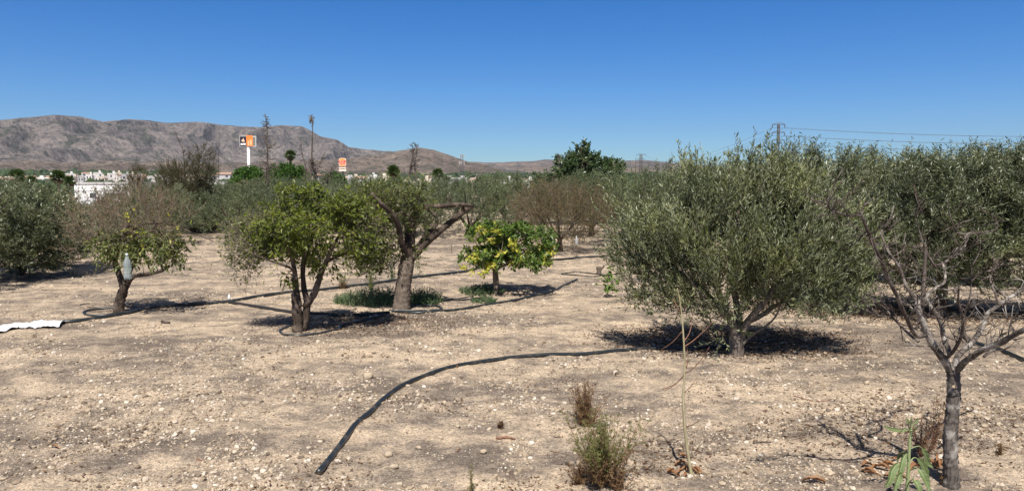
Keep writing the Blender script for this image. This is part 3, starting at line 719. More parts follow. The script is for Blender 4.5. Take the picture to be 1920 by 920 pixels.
def lattice(tb, x, y, z0, z1, w0, w1, bays, r):
    zs = np.linspace(z0, z1, bays + 1); ws = np.linspace(w0, w1, bays + 1)
    for sx in (-1, 1):
        for sy in (-1, 1):
            tb.add([(x + sx * w0 / 2, y + sy * w0 / 2, z0), (x + sx * w1 / 2, y + sy * w1 / 2, z1)], r, 4)
    for i in range(bays):
        a, b = ws[i] / 2, ws[i + 1] / 2
        for (p, q_) in (((-a, -a), (b, -b)), ((a, -a), (b, b)), ((a, a), (-b, b)), ((-a, a), (-b, -b)), ((a, -a), (-b, -b)), ((-a, a), (b, b))):
            tb.add([(x + p[0], y + p[1], zs[i]), (x + q_[0], y + q_[1], zs[i + 1])], r * .6, 3)
def mast():
    Y = 420.; s = Y / F; c = at(866, 290, Y); zz = float(terrain(c[0], Y)); H = c[2] - zz
    t = thing('telecom_mast', (c[0], Y, zz), 'grey lattice phone mast with antennas on the plain', 'mast')
    tb = Tubes(); lattice(tb, 0, 0, 0, H, 1.7, 1.2, 16, .09); o = tb.build('lattice', steel); o.parent = t
    for k in range(3):
        for zt in (.90, .72):
            a = k * 2.09 + .5; V, Fc = box_vf(-.18, .18, -.1, .1, 0, 2.0); o = meshobj('antenna', V, Fc, WALLS[3]); o.parent = t; o.location = (1.3 * math.cos(a), 1.3 * math.sin(a), H * zt); o.rotation_euler[2] = a
    tb = Tubes()
    for zt in (.93, .98, .75):
        for k in range(3): a = k * 2.09 + .5; tb.add([(0, 0, H * zt), (1.3 * math.cos(a), 1.3 * math.sin(a), H * zt)], .05, 4)
    o = tb.build('bracket', steel); o.parent = t
mast()
WIRE = {}
def pylon(px, ptop, Y, label, arms, w=1.0, key=None):
    s = Y / F; c = at(px, ptop, Y); zz = float(terrain(c[0], Y)); H = c[2] - zz
    t = thing('power_pylon', (c[0], Y, zz), label, 'pylon', 'pylons of the power line')
    tb = Tubes(); lattice(tb, 0, 0, -.5, H, w, w * .55, max(8, int(H / 1.1)), .055 * w ** .5 + .012 * Y / 200); o = tb.build('lattice', steel2); o.parent = t
    WIRE[key] = []
    for (dz, half) in arms:
        z = H - dz; tb = Tubes(); r = .05 + .012 * Y / 200
        tb.add([(-half, 0, z), (half, 0, z)], r, 4); tb.add([(-half, 0, z), (0, 0, z + half * .35)], r * .7, 3); tb.add([(half, 0, z), (0, 0, z + half * .35)], r * .7, 3)
        a = tb.build('crossarm', steel2); a.parent = t
        for sx in (-1, 1):
            ib = Tubes(); ib.add([(sx * half, 0, z), (sx * half, 0, z - .1), (sx * half, 0, z - .5), (sx * half, 0, z - .62)], [.03, .09, .09, .03], 6); i_ = ib.build('insulator', M['dead_wood']); i_.parent = a
            WIRE[key].append(np.array([c[0] + sx * half, Y, zz + z - .62]))
    return t
pylon(1460, 232, 150, 'tall dark lattice pylon rising above the big olive', [(.15, 1.25), (1.75, 1.25), (3.3, 1.25)], .62, 'A')
pylon(1202, 289, 420, 'distant lattice pylon right of the leafy tree', [(.3, 2.6), (2.6, 1.9)], 2.0, 'B')
# next pylon of the line stands beyond the right edge
pylon(2350, 238, 170, 'pylon of the same line far to the right', [(.15, 1.25), (1.75, 1.25), (3.3, 1.25)], 1.0, 'C')
def wire(a, b, sag, r, label, group):
    t = np.linspace(0, 1, 24)[:, None]; P = a * (1 - t) + b * t; P[:, 2] -= (4 * t * (1 - t))[:, 0] * sag
    tb = Tubes(); tb.add(P, r, 4); o = tb.build('power_line', steel2); tag(o, label, 'cable', group)
for i in range(6):
    wire(WIRE['A'][i], WIRE['C'][i], 1.6, .020, 'power cable strung right from the near pylon across the sky', 'cables right of the near pylon')
for i in range(4):
    wire(WIRE['A'][i], WIRE['B'][i], 5.0, .022, 'power cable running from the near pylon to the distant one', 'cables left of the near pylon')

# ================================================================== NEAR TREES
def zfix(p, dz=0.03):
    return np.array([p[0], p[1], float(terrain(p[0], p[1])) - dz])
def top_thing(name, px, py, label, cat, group=None):
    g = gnd(px, py); b = zfix(g, 0); return thing(name, b, label, cat, group), b[1]
def finish(t, trunk, branch, bark, tw, parts, leafm, extra=None, tname='trunk', bname='branches', crown='crown'):
    trunk.build(tname, bark, t)
    br = branch.build(bname, tw, t) if branch is not None and branch.V else None
    if parts:
        V, Fc = merge([(a, b) for a, b, *_ in parts]) ; meshobj(crown, V, Fc, leafm, t)
    return br
def grow(t, Y, trunk, nodes, lumps, n, seed, leafm, twm, per=4, L=.22, nl=12, ll=.055, lw=.012, up=.6, out=.5, rnd=.45, ang=.75, void=.0, vs=.4, shell=.4, rbase=.012, droop=0.0, keep=1.0, crown='crown', centre=None, wob=.10, stems=True, k=4, step=.10, rtip=.0022, bname='branches', into=None):
    A = sample_crown(lumps, n, shell, void, vs, seed)
    A = A[A[:, 2] > terrain(A[:, 0], A[:, 1], False) + .12]
    tb = into if into is not None else Tubes(); d = attach(tb, nodes, A, rbase, rtip, k, seed, 0, step, wob)
    c = np.mean([np.array(l[0]) for l in lumps], 0) if centre is None else centre
    c = c - np.array([0, 0, .3])
    if per:
        sv, sq, lv, lf = shoots(A, d, c, per, L, nl, ll, lw, up, out, rnd, ang, seed, droop, .12, keep)
        if stems: tb.V.append(sv); tb.Q.append(sq + tb.n); tb.n += len(sv)
    if into is None: tb.build(bname, twm, t)
    if per and leafm is not None: meshobj(crown, lv, lf, leafm, t)
    return A, d

# --- main olive in the right centre -------------------------------
t, Y = top_thing('olive_tree', 1381, 664, 'broad silvery green olive tree with short trunk, right of centre', 'tree')
tb = Tubes(); nd = []
b0 = at(1381, 668, Y); b0[2] -= .05
limb(tb, [b0] + px_line([(1380, 645), (1379, 625, .01)], Y), .078, .062, 12, 14, .08, flare=.25)
limb(tb, px_line([(1377, 632), (1372, 600, -.05), (1352, 560, -.12), (1338, 520, -.2), (1320, 470, -.25), (1300, 420, -.3)], Y), .042, .012, nodes=nd)
limb(tb, px_line([(1380, 630), (1384, 595, .04), (1380, 565, .08), (1372, 520, .12), (1376, 460, .1), (1385, 390, .1)], Y), .046, .012, nodes=nd)
limb(tb, px_line([(1388, 632), (1404, 600, -.05), (1430, 570, -.1), (1447, 545, -.1), (1462, 500, -.12), (1480, 440, -.15)], Y), .040, .012, nodes=nd)
limb(tb, px_line([(1386, 628, .03), (1398, 606, .15), (1426, 592, .28), (1450, 575, .36), (1475, 560, .42), (1510, 520, .5)], Y), .036, .010, nodes=nd)
limb(tb, px_line([(1384, 655), (1410, 628, -.03), (1440, 608, -.06), (1456, 590, -.1), (1462, 572, -.12)], Y), .014, .006, nodes=nd)
limb(tb, px_line([(1376, 615, .03), (1358, 585, .2), (1320, 545, .35), (1270, 505, .45), (1225, 470, .5)], Y), .032, .008, nodes=nd)
limb(tb, px_line([(1376, 612, -.03), (1345, 580, -.18), (1310, 545, -.26), (1280, 505, -.28)], Y), .024, .005, nodes=nd)
tb.build('trunk', M['bark_olive'], t)
lumps = [px_lump(1375, 440, 150, 95, Y, 1.3), px_lump(1262, 450, 95, 85, Y, 1.0), px_lump(1500, 445, 98, 98, Y, 1.1), px_lump(1225, 500, 70, 55, Y, .9), px_lump(1480, 530, 95, 55, Y, .8), px_lump(1330, 385, 80, 45, Y, .9), px_lump(1290, 335, 16, 26, Y, 1.6), px_lump(1385, 322, 26, 24, Y, 1.4), px_lump(1448, 318, 30, 24, Y, 1.4), px_lump(1510, 340, 20, 22, Y, 1.2), px_lump(1165, 430, 18, 18, Y, 1.2), px_lump(1440, 380, 90, 42, Y, .9), px_lump(1300, 545, 70, 35, Y, .7), px_lump(1560, 520, 55, 65, Y, .8), px_lump(1385, 540, 50, 40, Y, .6), px_lump(1375, 600, 60, 35, Y, .7), px_lump(1330, 510, 60, 40, Y, .9, dy=-.3), px_lump(1430, 510, 60, 45, Y, .9, dy=-.3), px_lump(1385, 480, 70, 45, Y, .9, dy=-.4), px_lump(1590, 440, 45, 70, Y, .8), px_lump(1185, 445, 35, 50, Y, .7), px_lump(1530, 590, 40, 35, Y, .4), px_lump(1245, 555, 60, 35, Y, .8), px_lump(1490, 565, 75, 30, Y, .8), px_lump(1340, 585, 60, 30, Y, .9, dy=-.2), px_lump(1580, 560, 40, 40, Y, .6), px_lump(1180, 520, 35, 40, Y, .5)]
grow(t, Y, tb, nd, lumps, 860, 21, M['olive'], M['twig_olive'], per=4, L=.31, nl=16, ll=.052, lw=.0125, up=1.2, out=.3, rnd=.36, ang=.5, void=.42, vs=.21, shell=.25)
grow(t, Y, tb, nd + px_line([(1378, 625), (1370, 600), (1400, 600)], Y), [px_lump(1348, 595, 36, 28, Y, 1.0, dy=-.12), px_lump(1250, 548, 75, 34, Y, 1), px_lump(1490, 560, 75, 26, Y, 1), px_lump(1180, 490, 30, 45, Y, .5), px_lump(1585, 540, 35, 45, Y, .5), px_lump(1340, 550, 70, 30, Y, .8)], 120, 27, M['olive'], M['twig_olive'], per=3, L=.20, nl=10, ll=.048, lw=.012, up=.1, out=.4, rnd=.7, shell=.2, crown='low_foliage', bname='low_twigs', rbase=.007)
# tall top shoots
rs = np.random.RandomState(3)
tops = [(1283, 280), (1296, 290), (1340, 292), (1365, 275), (1385, 268), (1405, 282), (1425, 262), (1445, 284), (1475, 290), (1260, 318), (1320, 310), (1500, 298), (1395, 296), (1350, 305), (1460, 305), (1256, 292)]
for (px, py) in tops:
    dy = rs.normal() * .3; e = at(px, py, Y + dy); s_ = e - np.array([rs.normal() * .05, 0, .42 + .1 * rs.rand()]); P_ = spline([s_, (s_ + e) / 2 + rs.normal(size=3) * .015, e], 7); tb2 = Tubes(); LV = []; tb2.add(P_, np.linspace(.004, .0012, 7), 3, False)
    for q_ in range(5):
        nlv = 14; B = P_[1 + q_] + rs.normal(size=(nlv, 3)) * .012; D = nrm(np.array([0, 0, .8]) + rs.normal(size=(nlv, 3)) * .6); LV.append(leaves(B, D, .055, .013, .12, rs))
    ts = tb2.build('top_shoot', M['twig'], t); V, Fc = merge(LV); lo = meshobj('leaves', V - np.array(t.location), Fc, M['olive']); lo.parent = ts

# --- big olives at the right edge ---------------------------------
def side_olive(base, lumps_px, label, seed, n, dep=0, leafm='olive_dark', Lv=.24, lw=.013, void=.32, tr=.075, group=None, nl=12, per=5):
    t, Y = top_thing('olive_tree', base[0], base[1], label, 'tree', group)
    tb = Tubes(); nd = []
    b0 = at(base[0], base[1], Y); b0[2] -= .08
    c = np.mean([at(l[0], l[1], Y) for l in lumps_px[:2]], 0)
    fork = b0 + np.array([.03, 0, .45 + .05 * (seed % 3)])
    limb(tb, [b0, (b0 + fork) / 2 + [.02, 0, 0], fork], tr, tr * .8, 10, 12, .1, flare=.3)
    rs = np.random.RandomState(seed)
    for k in range(5):
        l = lumps_px[k % len(lumps_px)]; e = at(l[0], l[1], Y) + np.array([rs.normal() * .15, rs.normal() * .45, rs.normal() * .1]); m_ = fork * .5 + e * .5 + np.array([0, 0, -.10]) + rs.normal(size=3) * .06
        limb(tb, [fork - [0, 0, .04], m_, e], tr * .5, .012, 12, 7, .1, nodes=nd)
    tb.build('trunk', M['bark_dark'], t)
    grow(t, Y, tb, nd, [px_lump(l[0], l[1], l[2], l[3], Y, 1.0) for l in lumps_px], n, seed, M[leafm], M['twig_olive'], per=per, L=Lv, nl=nl, ll=.055, lw=lw, up=.75, out=.4, rnd=.42, void=void, vs=.35, shell=.4)
    return t
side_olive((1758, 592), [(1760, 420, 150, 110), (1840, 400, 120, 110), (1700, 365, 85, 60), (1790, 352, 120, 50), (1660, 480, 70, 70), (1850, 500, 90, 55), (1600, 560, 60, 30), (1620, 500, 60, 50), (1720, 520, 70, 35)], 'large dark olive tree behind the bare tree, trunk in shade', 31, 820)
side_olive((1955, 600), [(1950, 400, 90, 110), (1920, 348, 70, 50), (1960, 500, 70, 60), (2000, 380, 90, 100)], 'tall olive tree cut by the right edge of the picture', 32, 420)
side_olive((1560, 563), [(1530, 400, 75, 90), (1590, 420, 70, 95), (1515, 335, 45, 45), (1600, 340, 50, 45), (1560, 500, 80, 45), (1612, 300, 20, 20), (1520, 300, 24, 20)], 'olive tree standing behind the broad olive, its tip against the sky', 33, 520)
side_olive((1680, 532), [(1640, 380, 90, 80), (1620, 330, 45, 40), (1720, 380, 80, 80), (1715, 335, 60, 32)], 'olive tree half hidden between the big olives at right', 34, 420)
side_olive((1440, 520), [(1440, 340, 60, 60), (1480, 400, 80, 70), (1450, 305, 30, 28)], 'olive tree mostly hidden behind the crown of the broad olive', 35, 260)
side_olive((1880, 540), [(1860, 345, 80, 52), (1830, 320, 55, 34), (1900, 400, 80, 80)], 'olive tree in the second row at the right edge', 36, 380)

# --- dead almond tree in the foreground ----------------------------
t, Y = top_thing('bare_tree', 1783, 912, 'leafless dead grey tree with forked branches in the right foreground', 'tree')
tb = Tubes(); allp = []
b0 = at(1784, 930, Y)
limb(tb, [b0] + px_line([(1783, 880), (1781, 830), (1785, 780), (1788, 740), (1788, 705), (1784, 690)], Y), .037, .032, 60, 18, .15, flare=.35)
tb.build('trunk', M['bark_dead'], t)
LB = [
 ([(1785, 698), (1768, 672, -.02), (1745, 640, -.05), (1731, 605, -.08), (1721, 575, -.1), (1720, 562, -.1)], .026, .017),
 ([(1738, 628, -.06), (1717, 628, -.15), (1699, 594, -.25), (1681, 553, -.32), (1663, 517, -.38), (1653, 489, -.42), (1637, 457, -.46), (1626, 430, -.5), (1617, 407, -.52), (1612, 398, -.55)], .013, .008),
 ([(1614, 404, -.54), (1585, 403, -.6), (1558, 393, -.62), (1548, 380, -.66), (1521, 375, -.7)], .007, .004),
 ([(1720, 566, -.1), (1699, 535, 0), (1688, 503, .08), (1676, 485, .12), (1663, 467, .16), (1653, 435, .2), (1667, 416, .22), (1676, 385, .26)], .011, .004),
 ([(1727, 575, -.08), (1731, 555, -.06), (1733, 517, -.02), (1736, 468, .02)], .015, .011),
 ([(1782, 665), (1770, 634, .05), (1766, 611, .08), (1757, 591, .1), (1739, 565, .12), (1736, 556, .12), (1754, 540, .15), (1772, 526, .2), (1768, 494, .28)], .017, .008),
 ([(1745, 497, .26), (1768, 494, .28), (1795, 471, .32), (1809, 462, .36), (1813, 439, .4), (1841, 435, .44), (1868, 430, .48), (1868, 410, .5)], .009, .004),
 ([(1754, 502, .25), (1740, 478, .22), (1724, 435, .22), (1713, 392, .2)], .007, .003),
 ([(1813, 440, .4), (1795, 436, .42), (1781, 428, .45)], .005, .003),
 ([(1770, 676), (1790, 654, -.08), (1803, 627, -.14), (1805, 595, -.2), (1797, 568, -.24), (1798, 535, -.28)], .012, .005),
 ([(1805, 600, -.19), (1813, 575, -.2), (1820, 545, -.22), (1822, 500, -.25)], .006, .003),
 ([(1791, 692), (1797, 666, .06), (1823, 642, .16), (1842, 612, .26), (1850, 590, .32), (1868, 575, .38), (1890, 560, .45), (1925, 538, .55), (1965, 515, .6)], .019, .010),
 ([(1872, 572, .38), (1866, 550, .4), (1857, 525, .44), (1862, 508, .46), (1876, 498, .5)], .008, .003),
 ([(1791, 698), (1812, 676, -.1), (1840, 657, -.2), (1880, 640, -.32), (1920, 618, -.45), (1970, 600, -.6)], .021, .014),
 ([(1845, 668, .1), (1860, 655, .16), (1888, 640, .2), (1910, 622, .25)], .010, .006),
 ([(1815, 640, .14), (1808, 622, .2), (1806, 612, .22)], .012, .009),
 ([(1722, 640, -.05), (1700, 622, .05), (1676, 597, .14), (1657, 575, .2), (1640, 565, .24), (1622, 552, .28)], .009, .003),
 ([(1676, 597, .14), (1655, 592, .2), (1636, 588, .24), (1620, 570, .28), (1616, 550, .3)], .005, .002),
 ([(1728, 600, -.08), (1735, 590, -.1), (1760, 596, -.12), (1775, 600, -.14)], .008, .004),
]
branches = []
rs = np.random.RandomState(12)
for (pts, r0, r1) in LB:
    tb = Tubes(); P_ = limb(tb, px_line(pts, Y), r0 * .86, r1 * .8, None, 9, .16); branches.append((tb, P_, r1))
    n = max(4, int(len(P_) * .65))
    for _ in range(n):                       # spurs and side twigs
        i = rs.randint(len(P_) // 5, len(P_)); d = nrm(rs.normal(size=3) + np.array([0, -.1, .7])); L = rs.uniform(.03, .16) * (1.5 if rs.rand() < .25 else 1)
        e = P_[i] + d * L; m_ = (P_[i] + e) / 2 + rs.normal(size=3) * L * .12; tb.add(spline([P_[i], m_, e], 6), np.linspace(.0038, .0014, 6), 5, True, .15)
        if L > .08:
            for __ in range(2):
                d2 = nrm(d + rs.normal(size=3) * .7); tb.add([m_, m_ + d2 * L * .3, m_ + d2 * L * .55 + [0, 0, .01]], [.0024, .0018, .001], 4)
    tb.build('branch', M['bark_dead'] if r0 > .016 else M['bark_dead_tip'], t)
# snail on the trunk
g = at(1779, 720, Y) + np.array([0, -.045, 0])
def snail(c):
    tb = Tubes(); pts = []
    for k in range(34):
        a = k * .42; r = .0065 * (1 - k / 36.); pts.append((math.cos(a) * r, -.004 * k / 34. , math.sin(a) * r))
    tb.add(np.array(pts) + c, np.linspace(.0062, .0008, 34), 8)
    o = tb.build('snail', mat('snail_shell', (.50, .38, .25), .4)); return tag(o, 'small tan snail shell stuck on the bare tree trunk', 'snail')
snail(g)

# --- pruned tree with sawn limbs -----------------------------------
t, Y = top_thing('pruned_tree', 756, 580, 'thick trunked tree with sawn bare limbs and thin yellowish foliage', 'tree')
tb = Tubes(); nd = []
limb(tb, px_line([(752, 588), (754, 560), (757, 530), (762, 500), (765, 480)], Y), .106, .088, 40, 20, .085, flare=.22)
tb.build('trunk', M['bark_brown'], t)
for (pts, r0, r1) in [([(765, 488), (768, 460, .0), (771, 425, .02), (775, 398, .02), (779, 378, .02)], .078, .050), ([(774, 396, .02), (795, 388, -.02), (830, 386, -.08), (860, 383, -.12), (886, 386, -.15)], .040, .022),
                      ([(772, 485, -.02), (792, 462, .03), (822, 435, .06), (850, 412, .08), (868, 398, .08), (884, 387, .08)], .050, .030), ([(868, 402, .08), (868, 390, .05), (869, 382, 0)], .026, .018),
                      ([(784, 462, .1), (800, 440, .16), (815, 425, .22), (818, 408, .28), (808, 395, .34)], .035, .022), ([(763, 486, -.04), (752, 450, -.22), (745, 418, -.36), (733, 398, -.46), (716, 384, -.55), (702, 370, -.62), (697, 362, -.64)], .040, .022),
                      ([(740, 404, -.42), (752, 399, -.36), (768, 404, -.3)], .014, .008)]:
    b = Tubes(); limb(b, px_line(pts, Y), r0, r1, None, 12, .12, nodes=nd)
    P_ = px_line(pts, Y)
    for _ in range(5):
        i = rs.randint(0, len(P_)); d = nrm(rs.normal(size=3)); b.add([P_[i], P_[i] + d * r0 * 1.5], [r0 * .5, r0 * .25], 7, True, .15)
    b.build('limb', M['bark_dark'] , t)
lumps = [px_lump(715, 425, 65, 70, Y, 1.2), px_lump(700, 470, 60, 35, Y, 1.0), px_lump(735, 380, 65, 34, Y, .9), px_lump(770, 475, 30, 20, Y, .8), px_lump(800, 410, 30, 40, Y, .3), px_lump(740, 362, 60, 20, Y, .7), px_lump(790, 385, 30, 26, Y, .35)]
SH = Tubes()
grow(t, Y, tb, nd, lumps, 450, 41, M['sparse'], M['twig'], per=3, L=.20, nl=7, ll=.048, lw=.020, up=.5, out=.5, rnd=.7, void=.30, vs=.3, shell=.3, rbase=.010, into=SH)
# low lobe of fresh leaves under it
grow(t, Y, tb, [at(700, 490, Y)], [px_lump(692, 500, 22, 22, Y)], 12, 43, M['citrus'], M['twig'], per=3, L=.12, nl=6, ll=.055, lw=.022, crown='low_leaves', into=SH)
SH.build('branches', M['twig'], t)

# --- citrus tree left of centre ------------------------------------
t, Y = top_thing('citrus_tree', 561, 622, 'green citrus tree with dark forked trunk, left of centre', 'tree')
tb = Tubes(); nd = []
limb(tb, px_line([(559, 628), (558, 600), (556, 570), (554, 545)], Y), .060, .044, 22, 14, .2, flare=.2)
limb(tb, px_line([(566, 626, .04), (572, 600, .05), (576, 570, .05), (571, 545, .06), (568, 505, .05), (575, 460, .0), (580, 410, -.1)], Y), .048, .014, rough=.18, nodes=nd)
limb(tb, px_line([(556, 552), (553, 520, -.02), (551, 500, -.04), (540, 460, -.1), (520, 420, -.2)], Y), .038, .012, nodes=nd)
limb(tb, px_line([(572, 575, .05), (590, 548, .02), (601, 515, 0), (612, 490, -.05), (625, 460, -.1), (650, 420, -.2)], Y), .044, .014, nodes=nd)
limb(tb, px_line([(555, 510, -.03), (540, 500, -.15), (505, 488, -.25), (480, 478, -.3)], Y), .018, .006, nodes=nd)
limb(tb, px_line([(612, 490, -.05), (640, 478, .1), (665, 470, .2), (690, 455, .2)], Y), .020, .007, nodes=nd)
tb.build('trunk', M['bark_dark'], t)
lumps = [px_lump(600, 410, 95, 48, Y, 1.3), px_lump(540, 425, 62, 45, Y, .9), px_lump(655, 425, 58, 45, Y, .8), px_lump(535, 372, 38, 16, Y, .5), px_lump(600, 362, 45, 14, Y, .5), px_lump(650, 380, 35, 18, Y, .5), px_lump(590, 472, 95, 26, Y, 1.2), px_lump(520, 455, 45, 34, Y, .7), px_lump(655, 470, 50, 24, Y, .7), px_lump(500, 430, 28, 30, Y, .3), px_lump(690, 440, 22, 35, Y, .3)]
SH = Tubes()
grow(t, Y, tb, nd, lumps, 360, 51, M['citrus'], M['twig'], per=4, L=.15, nl=7, ll=.055, lw=.023, up=.3, out=.6, rnd=.75, void=.50, vs=.17, shell=.3, rbase=.010, droop=.25, into=SH)
# bare dead twigs on its left side
grow(t, Y, tb, nd, [px_lump(475, 455, 50, 45, Y, 1.2), px_lump(460, 500, 30, 25, Y, .6), px_lump(520, 430, 40, 40, Y, .5), px_lump(675, 430, 35, 45, Y, .6)], 580, 52, M['sparse'], M['twig'], per=2, L=.16, nl=3, ll=.045, lw=.018, up=.1, out=.6, rnd=.8, shell=.3, rbase=.007, crown='sparse_leaves', keep=.6, into=SH)
grow(t, Y, tb, [at(552, 505, Y)], [px_lump(542, 522, 8, 14, Y)], 6, 54, M['citrus'], M['twig'], per=3, L=.08, nl=5, ll=.055, lw=.024, crown='low_leaves', up=-.5, into=SH)
SH.build('branches', M['twig_mid'], t)

# --- small lemon tree in the centre --------------------------------
t, Y = top_thing('lemon_tree', 929, 552, 'small round citrus tree with bright yellow leaves at lower left', 'tree')
tb = Tubes(); nd = []
limb(tb, px_line([(929, 556), (930, 535), (929, 515), (928, 500)], Y), .050, .040, 14, 12, .08, flare=.2, nodes=None)
for e in [(900, 470, -.2), (925, 440, .1), (960, 450, .2), (985, 475, -.1), (940, 470, -.3), (1000, 455, .2), (890, 450, .1)]:
    limb(tb, px_line([(928, 505), ((928 + e[0]) / 2, 488, e[2] / 2), e], Y), .018, .006, 8, 6, .1, nodes=nd)
tb.build('trunk', M['bark_brown'], t)
SH = Tubes()
grow(t, Y, tb, nd, [px_lump(930, 438, 48, 16, Y, .9), px_lump(990, 440, 44, 18, Y, .9), px_lump(955, 480, 70, 14, Y, 1.1), px_lump(1022, 468, 24, 18, Y, .6), px_lump(895, 478, 34, 12, Y, .7), px_lump(965, 460, 40, 14, Y, .4)], 190, 61, M['lemon'], M['twig'], per=4, L=.12, nl=8, ll=.075, lw=.034, up=.2, out=.6, rnd=.6, shell=.5, rbase=.009, droop=.3, void=.40, vs=.18, into=SH)
grow(t, Y, tb, nd, [px_lump(888, 484, 26, 14, Y, 1, dy=-.25), px_lump(882, 432, 15, 13, Y, .6), px_lump(925, 440, 26, 14, Y, .5, dy=-.3), px_lump(912, 490, 25, 10, Y, .5, dy=-.3), px_lump(958, 476, 12, 8, Y, .2, dy=-.5), px_lump(1066, 462, 5, 5, Y, .05), px_lump(935, 458, 18, 10, Y, .2, dy=-.5), px_lump(960, 460, 80, 35, Y, .25)], 46, 62, M['yellow'], M['twig'], per=3, L=.10, nl=7, ll=.075, lw=.036, up=.0, out=.6, rnd=.6, crown='yellow_leaves', rbase=.006, droop=.3, into=SH)
SH.build('branches', M['twig'], t)

# --- left tree with the hanging bottle ------------------------------
t, Y = top_thing('citrus_tree', 223, 585, 'half dry citrus tree with a bottle hung at its fork', 'tree')
tb = Tubes(); nd = []
limb(tb, px_line([(223, 592), (224, 570), (230, 548), (236, 528)], Y), .060, .055, 24, 14, .2, flare=.5)
limb(tb, px_line([(231, 540), (224, 515, .02), (216, 490, .04), (222, 465, .0), (235, 440, -.1), (243, 415, -.1)], Y), .042, .016, nodes=nd)
limb(tb, px_line([(238, 532), (252, 518, -.03), (278, 514, -.08), (302, 508, -.1), (318, 498, -.1)], Y), .030, .016, nodes=nd)
limb(tb, px_line([(236, 530), (246, 505, .15), (262, 475, .3), (290, 440, .4)], Y), .028, .010, nodes=nd)
limb(tb, px_line([(218, 490, .04), (190, 470, .1), (165, 450, .1), (150, 430, 0)], Y), .020, .007, nodes=nd)
limb(tb, px_line([(236, 440, -.1), (270, 420, 0), (320, 420, .1), (360, 436, .1), (400, 452, .1)], Y), .016, .005, nodes=nd)
tb.build('trunk', M['bark_dark'], t)
SH = Tubes()
grow(t, Y, tb, nd, [px_lump(280, 462, 72, 32, Y, 1.2), px_lump(210, 452, 45, 28, Y, .7), px_lump(325, 474, 34, 22, Y, .5), px_lump(345, 440, 14, 12, Y, .25), px_lump(162, 492, 16, 12, Y, .3)], 120, 71, M['sparse'], M['twig'], per=4, L=.13, nl=6, ll=.066, lw=.027, up=-.3, out=.4, rnd=.7, droop=.6, rbase=.008, void=.42, vs=.18, into=SH)
grow(t, Y, tb, nd, [px_lump(245, 400, 80, 52, Y, 1.5), px_lump(180, 420, 60, 45, Y, 1), px_lump(310, 410, 50, 45, Y, .8), px_lump(150, 465, 35, 30, Y, .6)], 430, 72, M['brown_leaf'], M['twig_grey'], per=3, L=.20, nl=3, ll=.035, lw=.012, up=.75, out=.5, rnd=.5, keep=.45, crown='dry_leaves', rbase=.009, into=SH)
grow(t, Y, tb, nd, [px_lump(285, 430, 70, 30, Y, 1)], 40, 73, M['yellow'], M['twig'], per=1, L=.10, nl=3, ll=.06, lw=.025, up=0, crown='yellow_leaves', rbase=.005, keep=.6, into=SH)
SH.build('branches', M['twig_grey'], t)
# the bottle
def bottle(c, H):
    pr = [(0, 0), (.030, 0), (.042, .010), (.044, .03), (.043, .06), (.0415, .065), (.043, .07), (.043, .10), (.0415, .105), (.043, .11), (.043, .14), (.0415, .145), (.043, .15), (.044, .19), (.042, .21), (.030, .25), (.018, .285), (.014, .30), (.014, .32), (0, .32)]
    s = H / .32; k = 20; V = []; pr = [(r * 1.14, z) for r, z in pr]
    for r, z in pr:
        for i in range(k): V.append((c[0] + r * s * math.cos(6.2832 * i / k), c[1] + r * s * math.sin(6.2832 * i / k), c[2] + z * s))
    n = len(pr); Q = np.array([(i * k + j, i * k + (j + 1) % k, (i + 1) * k + (j + 1) % k, (i + 1) * k + j) for i in range(n - 1) for j in range(k)])
    m = mat('clear_plastic', (.50, .56, .56), .12); bq = m.node_tree.nodes['Principled BSDF']; bq.inputs['Transmission Weight'].default_value = .6; bq.inputs['IOR'].default_value = 1.2
    t = thing('plastic_bottle', c, 'clear plastic bottle hanging at the fork of the half dry citrus', 'bottle')
    meshobj('body', np.array(V), Q, m, t, True)
    tb = Tubes(); tb.add([c + [0, 0, H - .02 * s], c + [0, 0, H + .012]], .0165 * s, 14); tb.build('cap', mat('bottle_cap', (.55, .60, .62), .4), t)
    tb = Tubes(); tb.add([c + [0, 0, H], c + [-.02, .03, H + .10], c + [-.05, .06, H + .2]], .0015, 4); tb.build('string', M['twig_grey'], t)
bc = at(240, 523, Y - .46); bottle(bc, .30)

